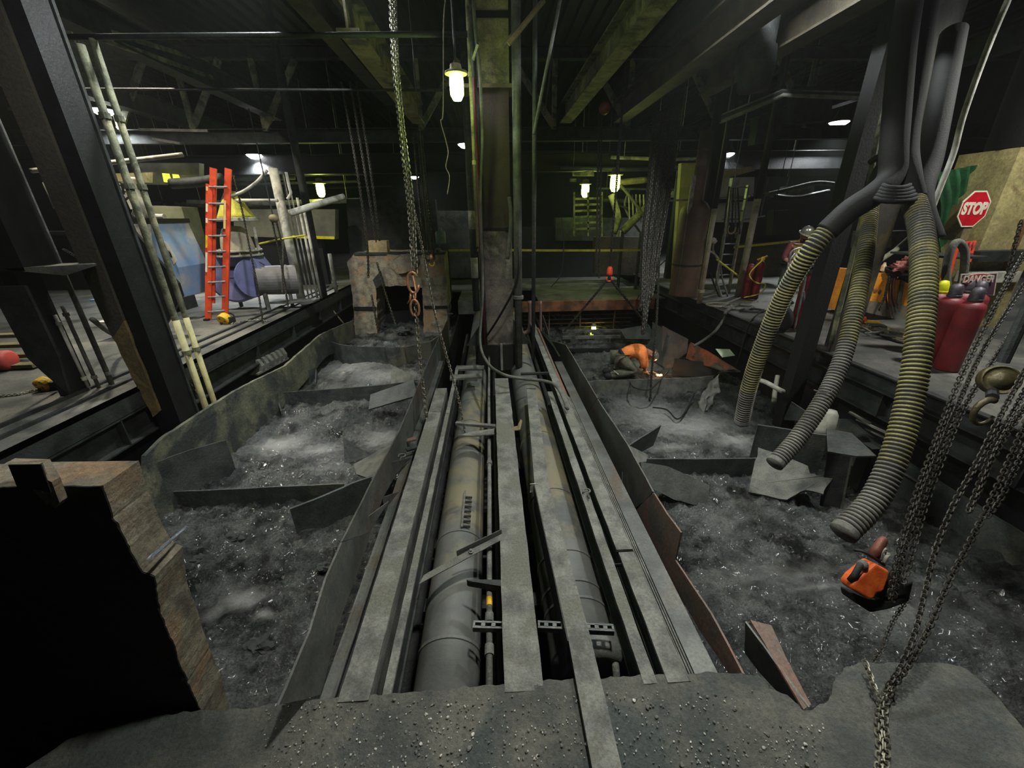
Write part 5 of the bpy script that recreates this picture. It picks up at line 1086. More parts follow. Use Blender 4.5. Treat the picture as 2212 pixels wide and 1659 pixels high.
# orange bin
yb3 = P(1880,690,ZD).y
t = thing('orange_bin', 'orange and rust steel bin with black base on the right deck', 'bin', P(1910,695,ZD))
MB().prism([PY(*v,yb3) for v in ((1876,588),(1922,592),(1912,690),(1842,680))],(.0,.9,0)).build('left_panel', orange, t)
MB().prism([PY(*v,yb3-.01) for v in ((1924,604),(2010,608),(1990,712),(1910,692))],(.0,.9,0)).build('right_panel', orange, t)
MB().prism([PY(*v,yb3-.02) for v in ((1842,668),(1912,684),(1985,702),(1985,716),(1842,690))],(0,-.03,0)).build('base_skirt', black, t)
MB().prism([PY(*v,yb3-.03) for v in ((1846,645),(1985,665),(1985,702),(1842,672))],(0,.01,0)).build('grey_stain', mat('bin_stain', (128,116,104),(110,96,84),.7,0,3,.3,20,c3=(180,130,80)), t)
MB().prism([PY(*v,yb3-.05) for v in ((1948,606),(1955,607),(1942,690),(1932,690))],(0,.03,0)).build('rib', dust2, t)
MB().prism([PY(*v,yb3-.05) for v in ((1948,590),(1992,592),(1992,597),(1946,595))],(0,.4,0)).build('top_lip', dust, t)
for k in range(3): MB().ball(PY(1882+k*9,626+k*2,yb3-.004),(.05-.01*k,.006,.04),12,8,.4).build('rust_spot', rust, t)
one(MB().tube([PY(1878,578,yb3+.1),PY(1935,540,yb3+.5),PY(1975,504,yb3+.9)],.045,12),'pale_pipe', mat('pale_green_pipe', (146,148,120),(120,122,98),.6,0,4,.2,30),'pale sloping pipe above the orange bin','pipe',smooth=True)
t = thing('crumpled_jacket', 'pink and black crumpled clothing draped on the orange bin', 'clothing', PY(1950,600,yb3))
for i, (px, py, r_, m) in enumerate([(1948,576,.17,pinkcl),(1930,590,.14,rubber),(1966,570,.16,pinkcl),(1955,588,.18,black),(1975,592,.15,shirtm),(1925,604,.09,pinkcl)]):
    MB().ball(PY(px,py,yb3+.05*i-.1),(r_,r_*.6,r_*.45),20,12,1.1,Matrix.Rotation(.4*i,3,'Y')).build('fold', m, t, smooth=True)
t = thing('tool_belt', 'dark straps and chain dangling down the orange bin', 'straps', PY(1920,650,yb3-.1))
MB().chain([PY(1920,600,yb3-.12),PY(1912,640,yb3-.12),PY(1900,668,yb3-.12)],.05,.035,.01).build('hanging_chain', chaind, t)
for k in range(4): MB().tube(curve_pts([PY(1918+k*5,600,yb3-.1),PY(1914+k*6,640,yb3-.1),PY(1918+k*7,668-k*3,yb3-.1)],4),.012,6).build('strap', shirtm if k % 2 else rubber, t, smooth=True)
one(MB().lathe([(0,0),(.04,0),(.045,.08),(.025,.12),(.02,.15),(0,.15)],PY(1906,585,yb3+.2),(0,0,1),14),'bottle', mat('cream_plastic', (220,200,160),(190,170,130),.5,0,10,.1,30),'small cream bottle standing on the orange bin','bottle')
# debris at the bin foot
t = thing('orange_clamp', 'orange clamp frame lying at the foot of the orange bin', 'clamp', P(1855,690,ZD))
for a, b in (((1842,690),(1870,682)),((1842,698),(1872,692)),((1846,684),(1848,698)),((1866,680),(1870,695)),((1843,686),(1866,668))): MB().bar(P(*a,ZD+.05),P(*b,ZD+.05),.035,.04).build('bar', signor, t)
t = thing('yellow_grating', 'yellow and grey bundle of bars beside the orange clamp', 'bars', P(1890,700,ZD))
for k in range(6): MB().bar(P(1860+k*4,690+k*3,ZD+.04+.01*k),P(1900+k*3,696+k*2,ZD+.05),.02,.03).build('bar', yellow if k < 3 else dust, t)
for i in range(26):
    rr_ = random.Random(i+50); px = 1862+rr_.random()*112; py = 704+(px-1862)*.24+rr_.uniform(-8,10); p = P(px, py, ZD+.03+rr_.random()*.03); a_ = rr_.random()*3; L_ = .05+rr_.random()*.14
    one(MB().bar(p-V(math.cos(a_)*L_,math.sin(a_)*L_,0),p+V(math.cos(a_)*L_,math.sin(a_)*L_,.01),.025,.02),'scrap_rod',(woodm,dust2,tanm,dust)[i % 4],'loose scrap rod in the heap below the orange bin','scrap','scrap rods heaped below the orange bin')
one(MB().tube(curve_pts([P(1836,700,ZD+.02),P(1880,712,ZD+.02),P(1925,733,ZD+.02),P(1955,740,ZD+.02),P(1978,730,ZD+.02)],6),.025,8),'black_cable',rubber,'thick black cable lying in front of the scrap heap','cable',smooth=True)
# STOP sign
sp = D(2105,452,6.0); ys = sp.y
oct_ = [PY(*v, ys) for v in ((2103,403),(2135,400),(2141,432),(2122,484),(2104,500),(2076,503),(2069,467),(2086,419))]
cx_ = sum(p.x for p in oct_)/8; cz_ = sum(p.z for p in oct_)/8; Rw = max(p.x for p in oct_)-cx_; Rh = max(p.z for p in oct_)-cz_
Rr = .30
def octa(R0, y): return [V(cx_+R0*math.cos(PI/8+i*PI/4)/math.cos(PI/8), y, cz_+R0*1.12*math.sin(PI/8+i*PI/4)/math.cos(PI/8)) for i in range(8)]
Rr = Rw*.98
t = thing('stop_sign', 'red octagonal STOP sign with white border on the tan concrete column', 'sign', (cx_,ys,cz_))
MB().prism(octa(Rr,ys),(0,.012,0)).build('white_border', signw, t); MB().prism(octa(Rr*.92,ys-.002),(0,.004,0)).build('red_face', redsig, t)
mt = Matrix.Translation((cx_,ys-.004,cz_)) @ Matrix.Rotation(PI/2,4,'X')
text_mesh('lettering','STOP',Rr*.98,signw,t,mt,.72,.002,.012)
MB().box((cx_-.03,ys+.012,cz_-Rr*2.0),(cx_+.10,ys+.30,cz_+Rr*.3)).build('sign_post', tanm, t)
# concrete column behind
tancol = mat('tan_concrete', (176,164,110),(140,130,88),.8,0,2.2,.5,14,c3=(112,92,60))
t = thing('concrete_column', 'broad tan stained concrete column at the right edge behind the STOP sign', 'column', D(2160,600,6.2))
a, b = PY(2105,560,ys+.25), PY(2192,380,ys+.25)
MB().box((a.x,ys+.25,ZD),(a.x+.95,ys+1.1,3.05)).build('shaft', tancol, t)
MB().box((a.x+.55,ys+.2,1.2),(a.x+.6,ys+.26,3.05)).build('rust_seam', rust, t)
q1, q2 = PY(2100,545,ys+.1), PY(2200,562,ys+.1); MB().box((q1.x,ys-.02,q2.z),(q1.x+.95,ys+.2,q1.z+.02)).build('ledge', dark, t)
MB().box((q1.x,ys-.05,PY(2120,610,ys).z),(q1.x+.8,ys+.2,PY(2120,588,ys).z)).build('lower_ledge', white, t)
MB().lathe([(.5,0),(.52,.02),(.52,3.4),(0,3.4)],V(a.x+.5,ys+.5,3.05),(0,0,1),24).build('black_upper_shaft', deepb, t, smooth=True)
gp = [PY(*v, ys+.8) for v in ((2030,372),(2110,356),(2112,540),(2030,552))]
mb = MB(); n_ = 24; vs = []
for i in range(n_+1):
    f = i/n_; tp = gp[0].lerp(gp[1],f); bt = gp[3].lerp(gp[2],f); w_ = .06*math.sin(f*26)
    for j in range(9): q = tp.lerp(bt,j/8); vs.append(q+V(0,w_+.03*math.sin(j*1.4+f*7),0))
mb.add(vs,[(i*9+j,(i+1)*9+j,(i+1)*9+j+1,i*9+j+1) for i in range(n_) for j in range(8)]); one(mb,'green_curtain',greenm,'green welding curtain hanging left of the STOP sign','curtain',smooth=True)
tubepix([(2330,-330,5.2),(2160,40,5.2),(2086,235,5.2),(2060,330,5.2),(2033,400,5.2),(2010,460,5.2)],.03,'slanted_conduit',white,'pale slanted conduit above the green curtain')
# orange placards and hanging hose loop
c = D(2046,566,5.6); yp = c.y
t = thing('orange_placard', 'narrow orange placard with letters hanging right of the nearest hose', 'sign', c)
MB().prism([PY(*v,yp) for v in ((2058,528),(2074,528),(2052,603),(2030,604))],(0,.012,0)).build('placard', signor, t)
MB().prism([PY(*v,yp-.003) for v in ((2056,530),(2068,530),(2060,552),(2050,552))],(0,.004,0)).build('dark_panel', black, t)
MB().box((PY(2062,560,yp).x,yp+.01,PY(2062,560,yp).z),(PY(2062,560,yp).x+.5,ys+.3,PY(2062,560,yp).z+.03)).build('bracket', dark, t)
for ch, px, py in (('C',2058,541),('A',2050,569),('N',2042,588)):
    text_mesh('letter',ch,.12,signw if ch == 'C' else signred,t,Matrix.Translation(PY(px,py,yp-.006)) @ Matrix.Rotation(PI/2,4,'X'),.8,.002,.004)
c = D(2098,545,5.9); yp2 = c.y; t = thing('orange_placard', 'second orange placard partly hidden behind the hanging hose loop', 'sign', c)
MB().prism([PY(*v,yp2) for v in ((2084,522),(2110,520),(2098,566),(2084,566))],(0,.012,0)).build('placard', signor, t)
for ch, px, py in (('W',2099,532),('T',2094,556)): text_mesh('letter',ch,.15,signred,t,Matrix.Translation(PY(px,py,yp2-.006)) @ Matrix.Rotation(PI/2,4,'X'),.8,.002,.004)
yh = D(2068,560,5.3).y
t = thing('hose_loop', 'thick dark hose hanging in a tight loop beside the orange placard', 'hose', PY(2068,600,yh))
for k in range(2): MB().tube(curve_pts([PY(2050-k*6,640,yh+.05*k),PY(2044-k*2,590,yh),PY(2052+k,545,yh),PY(2068,523,yh),PY(2084-k,545,yh),PY(2080,600,yh),PY(2066,640,yh),PY(2050,660,yh)],7),.045-.008*k,12).build('hose_turn', rubber if k else dust2, t, smooth=True)
# DANGER sign
c = D(2110,608,5.35); yd = c.y
t = thing('danger_sign', 'dull plum DANGER sign with white border behind the cylinders', 'sign', c)
cor = [PY(*v,yd) for v in ((2077,592),(2156,589),(2148,638),(2069,640))]
MB().prism(cor,(0,.012,0)).build('white_border', signw, t)
cc_ = sum(cor,V(0,0,0))/4; MB().prism([cc_.lerp(q,.93)+V(0,-.003,0) for q in cor],(0,.004,0)).build('plum_face', signpl, t)
oc = PY(2112,603,yd); hw = abs(PY(2146,603,yd).x-oc.x); hh_ = abs(PY(2112,590,yd).z-PY(2112,603,yd).z)
for sc, m, dy in ((1,signw,-.006),(.93,signred,-.009)): MB().prism([V(oc.x+math.cos(a_)*hw*sc,yd+dy,oc.z+math.sin(a_)*hh_*sc*.95) for a_ in [i*2*PI/32 for i in range(32)]],(0,.004,0)).build('oval', m, t)
text_mesh('lettering','DANGER',.125,signw,t,Matrix.Translation((oc.x,yd-.012,oc.z)) @ Matrix.Rotation(PI/2,4,'X'),.86,.002,.004)
# five cylinders
cyl = [((2063,806),redcyl,capm,'red gas cylinder with dark cap, nearest and rightmost of the right deck group',.86),
       ((2022,790),redcyl,capm,'red gas cylinder with plum cap between the nearest one and the yellow-capped one',.86),
       ((1998,768),redcyl,yelcap,'red gas cylinder with a bright yellow cap',.84),
       ((2050,768),redcyl,capm,'gas cylinder in the second row, below the DANGER sign lettering',.84),
       ((2076,772),redcyl,capm,'gas cylinder in the second row, furthest right',.84)]
for (px, py), m, cm, lb, h_ in cyl: p = P(px, py, ZD)+V(0,.12,0); bottle(p,.125,h_,m,lb,cm)
# ================================================================ RIBBED HOSES
def ribbed(pix, r, label, grey=.8):
    c = curve_pts([D(*p) for p in pix], 14)
    # resample evenly
    L_ = [0]
    for a, b in zip(c, c[1:]): L_.append(L_[-1]+(b-a).length)
    def at(s):
        for i in range(len(c)-1):
            if L_[i+1] >= s: return c[i].lerp(c[i+1],(s-L_[i])/(L_[i+1]-L_[i]+1e-9))
        return c[-1]
    T_ = L_[-1]; n = int(T_/.04); path = [at(T_*i/n) for i in range(n+1)]
    t = thing('ribbed_hose', label, 'hose', path[-1]); MB().tube(path, r*.9, 20).build('hose_body', rubber, t, smooth=True)
    pitch = .032; nr = int(T_/pitch); mb = MB(); mb2 = MB()
    for i in range(nr):
        s = (i+.5)*pitch; a, b = at(max(0,s-.004)), at(min(T_,s+.004)); d = (b-a).normalized(); p = at(s)
        u, w = frame(d); seg = 20; vs = []
        for rr, dz in ((r*.88,-.010),(r*.98,-.007),(r*1.02,0),(r*.98,.007),(r*.88,.010)):
            for k in range(seg): q = 2*PI*k/seg; vs.append(p+d*dz+(u*math.cos(q)+w*math.sin(q))*rr)
        (mb if i < nr*grey else mb2).add(vs,[(j*seg+k,j*seg+(k+1)%seg,(j+1)*seg+(k+1)%seg,(j+1)*seg+k) for j in range(4) for k in range(seg)])
    mb.build('ribs', ribm, t, smooth=True); mb2.build('dusty_ribs', ribg, t, smooth=True)
    MB().tube([path[-2],path[-1],path[-1]+(path[-1]-path[-2]).normalized()*.01], r*1.0, 20).build('end_cuff', dust2, t, smooth=True)
    return t
h3 = ribbed([(1972,430,3.5),(1990,500,3.3),(1995,600,3.1),(1985,740,2.95),(1966,860,2.9),(1936,975,2.85),(1888,1080,2.8),(1822,1150,2.75)],.083,'long ribbed yellowish hose nearest the camera, ending above the right pit')
h2 = ribbed([(1880,440,4.5),(1870,540,4.25),(1850,650,4.1),(1824,760,4.0),(1796,830,3.95),(1762,890,3.9),(1716,955,3.85),(1674,1001,3.8)],.078,'ribbed grey hose in the middle, dipping to the slag covered plate',.55)
h1 = ribbed([(1786,500,3.7),(1745,550,3.8),(1692,640,4.1),(1650,740,4.4),(1620,830,4.7),(1602,912,5.0)],.088,'ribbed yellowish hose furthest from the camera, curving down into the right pit')
t = thing('hose_wire', 'twisted wire tied round the middle ribbed hose', 'wire', D(1765,846,3.9)); MB().tube(curve_pts([D(1758,842,3.82),D(1775,848,3.78),D(1792,848,3.8),D(1798,843,3.8)],5),.005,6).build('wire', dust, t, smooth=True)
def smooth_hose(pix, r, label, m=rubber, name='smooth_hose'): return one(MB().tube(curve_pts([D(*p) for p in pix],8), r, 18), name, m, label, 'hose', smooth=True)
smooth_hose([(1786,500,3.7),(1835,455,3.6),(1888,420,3.5),(1925,380,3.5),(1932,300,3.5),(1950,100,3.6),(1975,-60,3.7)],.1,'smooth black hose rising to the roof from the furthest ribbed hose')
smooth_hose([(1972,430,3.5),(1962,380,3.5),(1958,300,3.6),(1985,120,3.7),(2010,-40,3.8)],.09,'smooth black hose rising from the nearest ribbed hose')
smooth_hose([(1880,440,4.5),(1890,390,4.3),(1912,350,4.2),(1922,338,4.1)],.06,'short black neck hose above the middle ribbed hose')
smooth_hose([(1880,350,4.2),(1900,338,4.1),(1918,334,4.1),(1921,330,4.1)],.03,'black cable with bright tip tied at the top of the middle hose')
smooth_hose([(2060,70,4.2),(2010,330,4.1),(1985,430,4.0),(2010,520,4.0)],.11,'thick dark rising pipe right of the smooth black hoses')
t = thing('tie_bundle', 'black strapping knot binding the hoses together under the roof', 'straps', D(1935,405,3.4))
for k in range(5): MB().tube([D(1935+math.cos(a_)*(30+k*4),398+k*7+math.sin(a_)*9,3.45-.1*math.sin(a_)) for a_ in [i*2*PI/16 for i in range(17)]],.022,8).build('strap', rubber, t, smooth=True)
tubepix([(2040,-160,5.2),(1960,60,5.2),(1895,300,5.2),(1878,400,5.2),(1850,520,5.2),(1795,742,5.2)],.03,'pale_conduit',mossy,'pale conduit just right of the black column')
# under-deck pale pipes on the right
smooth_hose([(1624,820,6.4),(1650,824,6.2),(1680,840,6.0),(1692,846,5.9)],.035,'white bent pipe under the right deck by the furthest ribbed hose',white,'white_pipe')
smooth_hose([(1680,812,6.6),(1674,846,6.5),(1672,868,6.4)],.035,'short white pipe dropping from the white bent pipe',white,'white_pipe')
one(MB().lathe([(0,0),(.1,0),(.13,.1),(.13,.3),(.1,.36),(0,.36)],D(1775,940,5.4),(.1,.2,1),20),'white_pot', white,'dusty white pot under the right deck behind the middle ribbed hose','pot',smooth=True)
for i, (a, b) in enumerate([((1850,905),(1915,935)),((1870,925),(1925,952)),((1835,890),(1880,915))]): one(MB().bar(D(*a,5.2),D(*b,5.0),.04,.02),'pale_bar', (white,dust,dust2)[i],['upper pale bar under the right deck','lower pale bar under the right deck','leftmost pale bar under the right deck'][i],'bar')
one(MB().prism([D(1546,754,7.8),D(1577,755,7.8),D(1588,768,7.7),D(1560,772,7.7)],V(0,.02,0)),'pale_sheet', mat('pale_green_sheet', (190,208,176),(170,190,158),.6,0,5,.1,20),'pale green sheet glimpsed under the right deck','sheet')
# orange power saw hanging at the hose end
c = D(1862,1240,2.55)
t = thing('power_saw', 'orange engine saw with black base sitting low in the right pit near the chains', 'saw', c+V(0,0,-.12))
vw = (CAM-c).normalized()
def zq(x, y, d=0.): return D(1780+x/8.295, 1120+y/8.295, 2.55)+vw*d
def sh(pts, w0, w1, nm, m, bev=.008):
    pg, nn = flat([zq(x, y, w0) for x, y in pts]); nn = nn if nn.dot(vw) > 0 else -nn
    o = MB().prism(pg, nn*(w1-w0)).build(nm, m, t); md = o.modifiers.new('bevel','BEVEL'); md.width = bev; md.segments = 3; return o
sh([(250,1200),(560,1320),(900,1290),(1160,1010),(1330,960),(1240,1340),(900,1470),(560,1540),(270,1340)],-.16,-.04,'black_base',rubber,.015)
sh([(1000,760),(1180,900),(1260,1250),(900,1310),(760,1250),(820,1000)],-.10,-.01,'engine_block',dark,.01)
sh([(680,680),(930,815),(905,950),(820,1180),(700,1210),(650,1310),(560,1312),(280,1150),(268,1060),(350,950)],-.05,.05,'engine_cover',orangeb,.018)
MB().tube([zq(470,1110,.055),zq(560,1000,.085),zq(640,850,.085),zq(720,800,.075)],.018,12).build('grip', dark, t, smooth=True)
MB().ball(zq(690,830,.07),(.03,.03,.03),14,8).build('pull_cap', dust2, t, smooth=True)
MB().bar(zq(560,1190,.06),zq(680,1080,.06),.02,.006,up=vw).build('white_label', signw, t)
MB().ball(zq(880,1130,.02),(.022,.018,.03),12,8,.4).build('white_cap', white, t, smooth=True); MB().ball(zq(980,890,.02),(.015,.015,.015),12,8).build('fuel_cap', chip, t, smooth=True)
MB().bar(zq(700,1330,-.02),zq(790,1370,-.02),.015,.02,up=vw).build('white_tab', white, t)
MB().tube(curve_pts([zq(520,560,-.02),zq(680,590,.03),zq(850,690,.05),zq(980,770,.04),zq(1090,840,-.02)],5),[.003]+[.010]*19+[.004],8).build('guard_rim', black, t, smooth=True)
MB().tube([zq(870,690,0),zq(960,540,0),zq(1050,400,0),zq(1100,350,0)],[.030,.030,.026,.018],14).build('saw_bar', mat('red_brown_metal', (140,84,66),(104,64,52),.5,.3,8,.2,40), t, smooth=True)
MB().tube(curve_pts([zq(1010,740,.01),zq(1030,620,.03),zq(1080,550,.03),zq(1110,560,.02)],4),.009,8).build('white_hose_clip', white, t, smooth=True)
MB().tube(curve_pts([zq(1080,790,.01),zq(1110,700,.03),zq(1160,650,.02),zq(1110,630,.02)],4),.010,8).build('white_hose_clip', white, t, smooth=True)
MB().tube([zq(1090,350,0),zq(1140,290,-.02)],.006,8).build('tip', dark, t)

# hoist block and hook at the right edge
c = D(2150,815,2.55)
t = thing('hoist_block', 'greasy tan round hoist block with big hook among the right chains', 'hoist', c)
MB().lathe([(0,0),(.075,.0),(.09,.02),(.09,.09),(.082,.10),(.08,.09),(.05,.09),(.045,.11),(0,.115)],c+V(0,0,-.02),(-.55,-.75,.35),28).build('block_cover', mat('greasy_tan', (104,96,66),(70,64,46),.35,.3,8,.3,40), t, smooth=True)
hk = D(2128,890,2.5); sd = (D(2160,890,2.5)-hk).normalized()
MB().tube([hk+sd*math.sin(a_)*.07+V(0,0,-math.cos(a_)*.085) for a_ in [i*.36-.3-PI for i in range(14)]],[.022-.001*i for i in range(14)],12).build('hook', MATS['greasy_tan'], t, smooth=True)
MB().tube([hk+V(0,0,.1),c+V(0,0,-.05)],.03,10).build('swivel', dark, t)
MB().tube([c+V(0,0,.1),c+V(.12,.1,1.2),c+V(.4,.3,3.9)],.03,10).build('hanger', dark, t)
# ================================================================ CHAINS
def hang(pix, L_, w, r, m, label, name='chain', grp=None, seg=5, n=10, ph=0.):
    return one(MB().chain(curve_pts([D(*p) for p in pix],6), L_, w, r, seg, n, ph), name, m, label, 'chain', grp)
ch = [([(2212,548,2.9),(2160,640,2.7),(2110,740,2.6),(2060,850,2.5),(2015,970,2.4),(1975,1080,2.35),(1940,1200,2.3),(1922,1290,2.28)],'outer strand of the dark chains falling past the red cylinders'),
      ([(2222,600,2.85),(2130,745,2.6),(2075,860,2.5),(2030,970,2.4),(1990,1080,2.35),(1950,1200,2.3),(1930,1300,2.28)],'middle strand of the dark chains falling past the red cylinders'),
      ([(2230,650,2.8),(2100,850,2.55),(2045,970,2.45),(2000,1090,2.4),(1975,1180,2.35),(1950,1262,2.3)],'inner strand of the dark chains falling past the red cylinders'),
      ([(2230,770,2.4),(2160,900,2.3),(2110,1000,2.25),(2060,1090,2.2),(2020,1190,2.15),(2000,1270,2.1),(1975,1370,2.0),(1945,1440,1.95),(1915,1488,1.92)],'long chain falling from the hoist block to the near slab'),
      ([(2230,880,2.3),(2150,1060,2.2),(2090,1180,2.15),(2050,1255,2.1),(2000,1370,2.0),(1960,1440,1.95),(1922,1492,1.92)],'long chain nearest the right edge, falling to the near slab'),
      ([(2228,820,2.45),(2150,960,2.3),(2110,1060,2.25),(2092,1105,2.22),(2105,1080,2.25),(2150,980,2.3),(2225,860,2.4)],'chain loop doubled back below the hoist hook'),
      ([(2230,930,2.4),(2190,1020,2.3),(2160,1080,2.28),(2130,1120,2.25)],'short end of chain right of the doubled loop'),
      ([(2205,480,3.0),(2190,540,3.0),(2175,600,3.0),(2160,640,3.0),(2130,700,3.0)],'short pale chain crossing the ledge of the tan concrete column')]
for i, (pix, lb) in enumerate(ch): hang(pix, .036, .025, .0042, chaind, lb, ph=i*.7)
def on_slab(pts, lb, m=chaind, ph=0.): return one(MB().chain(curve_pts([P(x,y,.008) for x,y in pts],6), .038, .026, .0042, 5, 10, ph), 'chain', m, lb, 'chain')
on_slab([(1918,1490),(1902,1520),(1897,1570),(1900,1620),(1893,1700)],'chain lying straight on the near slab towards the camera, left strand',chainm)
on_slab([(1925,1492),(1912,1525),(1912,1575),(1915,1620),(1908,1700)],'chain lying straight on the near slab towards the camera, right strand',chainm,.8)
hang([(1870,1434,2.02),(1880,1460,1.98),(1890,1490,1.93),(1902,1505,1.9)],.036,.025,.0042,chainm,'short chain piece from the slab edge notch to the lying strands')
hang([(1965,1290,2.6),(1930,1340,2.5),(1905,1400,2.4),(1880,1435,2.3)],.03,.02,.003,chaind,'thin chain dropping behind the slab edge under the orange saw')
# centre chains
Zc = 4.75
def strand(pix, lb, L_=.06, w=.042, r=.0075, m=chainm, dz=0, ph=0, grp=None): return hang([(x,y,Zc+dz) for x,y in pix], L_, w, r, m, lb, ph=ph, grp=grp)
strand([(843,-30),(850,120),(862,250),(872,345),(884,450),(893,585)],'thick left strand of the doubled centre chain above the copper hook')
strand([(853,-30),(858,120),(868,250),(880,345),(892,450),(899,590)],'thick right strand of the doubled centre chain above the copper hook',ph=1.,dz=.05)
strand([(896,640),(903,720),(910,800),(917,860),(922,912)],'single pale chain hanging below the copper hook',.055,.036,.007)
strand([(872,345),(886,420),(905,500),(920,580),(940,680),(965,770),(990,860),(1008,950),(1030,1040)],'long chain sloping from the centre chain down to the left pipe',.042,.028,.005,dz=.1)
c = D(893,610,4.72)
t = thing('grab_hook', 'copper coloured grab hook at the end of the centre chains', 'hook', c)
MB().tube([c+V(math.cos(a_)*.065,-.02,math.sin(a_)*.12) for a_ in [i*.42+.6 for i in range(14)]],.016,10).build('hook_ring', chaino, t, smooth=True)
c2 = D(897,665,4.72); MB().tube([c2+V(math.cos(a_)*.05,-.02,math.sin(a_)*.1) for a_ in [i*.42-1.2 for i in range(14)]],.014,10).build('lower_ring', chaino, t, smooth=True)
MB().tube([c+V(-.04,0,-.12),c+V(-.06,0,-.2),c+V(-.1,0,-.25)],[.016,.013,.004],8).build('hook_tip', chaino, t, smooth=True)
MB().tube([c+V(.0,0,.1),c+V(.02,0,-.1),c2+V(0,0,.08)],.013,8).build('shank', chaino, t, smooth=True)
for i, pix in enumerate([[(893,290),(905,420),(918,550),(930,560)],[(903,290),(915,420),(926,550)],[(911,290),(922,420),(932,550)],[(908,300),(930,480),(938,560)]]):
    hang([(x,y,7.0) for x,y in pix], .05,.03,.008,chaind,['thin hoist chain behind the centre chain, first from the left','thin hoist chain behind the centre chain, second from the left','thin hoist chain behind the centre chain, third from the left','thin hoist chain behind the centre chain, rightmost'][i],ph=i,seg=4,n=8)
c = D(932,562,6.95); t = thing('small_hook', 'small orange tipped hook under the thin hoist chains', 'hook', c); MB().cyl(c+V(0,0,.08),V(c.x,c.y,6.6),.008,6).build('wire_rope', dark, t); MB().lathe([(0,0),(.03,0),(.035,.05),(.02,.1),(0,.1)],c,(0,0,1),12).build('hook_body', chaino, t, smooth=True); MB().tube([c+V(math.sin(a_)*.045,0,-.05-math.cos(a_)*.05) for a_ in [i*.5-1.5 for i in range(8)]],.013,8).build('hook', yellow, t, smooth=True)
for pix, y_, lb in (([(738,180),(770,360),(792,520),(796,600)],7.6,'thin dark chain left of the centre, first'),([(757,180),(785,350),(812,520)],7.6,'thin dark chain left of the centre, second'),([(770,180),(798,350),(820,520)],7.6,'thin dark chain left of the centre, third'),([(815,570),(835,640),(855,702)],8.8,'pale chain hanging in front of the furnace block opening'),
     ([(803,640),(812,690),(816,712)],8.8,'short chain end with ring at the left leg of the furnace block')):
    hang([(x,yv,y_) for x,yv in pix], .06,.035,.009,chaind,lb,seg=4,n=8)
for pix, y_, lb in (([(505,380),(522,450),(540,540),(556,620),(572,720),(580,748)],8.0,'dark chain hanging past the white bell of the lilac blower'),([(430,770),(424,820),(405,880),(395,915)],5.8,'dark chain hanging under the pale props'),([(140,540),(160,552),(172,560)],5.0,'chain draped over the shelf plate of the black column')):
    hang([(x,yv,y_) for x,yv in pix], .05,.03,.007,chaind,lb,seg=4,n=8)
# chain curtain at the right of centre
rn = random.Random(5)
for i in range(9):
    o_ = (i-4)*5.5; e_ = 740-abs(i-4)*18-(i % 3)*20
    hang([(1442+o_*1.25,240,8.2),(1425+o_*1.1,400,8.1),(1408+o_*.9,520,8.0),(1396+o_*.5,640,7.9),(1390+o_*.35,e_,7.9)],.085,.055,.014,chaind,'greasy dark chain in the thick hanging bunch over the right pit, %s from the left' % ['first','second','third','fourth','fifth','sixth','seventh','eighth','ninth'][i],grp='bunch of chains over the right pit',seg=4,n=8,ph=i*.9)
hang([(1424,560,7.8),(1418,700,7.7),(1408,800,7.6),(1405,860,7.6)],.05,.032,.008,chaind,'thin pale chain reaching the grey baffle right of the chain bunch',seg=4,n=8)
for i, (x0_, y0_, y1_) in enumerate([(1294,240,585),(1300,240,600)]): hang([(x0_,y0_,8.8),(x0_-6,y1_,8.6)],.06,.035,.009,chaind,['thin dark chain left of the orange sling hook','thin dark chain beside the orange sling hook, closest'][i],seg=4,n=8)
# thin hanging wires
for i, pts in enumerate([[(1440,380),(1438,500),(1418,560),(1395,590),(1355,595)],[(1213,470),(1218,520),(1212,590),(1190,620)],[(1440,560),(1400,600),(1375,650)]]):
    one(MB().tube(curve_pts([PY(x,y,9.0) for x,y in pts],6),.012,6),'wire',rubber,['black wire looping below the chain bunch','kinked wire hanging above the far platform','thin wire behind the orange sling'][i],'wire',smooth=True)
one(MB().tube(curve_pts([P(1360,820,-.9),P(1368,836,-.72),P(1400,842,-.7),P(1420,828,-.72),P(1445,800,-.95)],6),.012,6),'torch_hose',rubber,'thin black torch hose draped over the grey baffle by the kneeling worker','hose',smooth=True)
one(MB().tube(curve_pts([P(1410,880,-1.0),P(1440,885,-1.0),P(1462,905,-1.0),P(1480,890,-1.0),P(1500,850,-.9)],6),.014,6),'torch_hose',rubber,'black hose snaking over the pale slag of the right pit','hose',smooth=True)
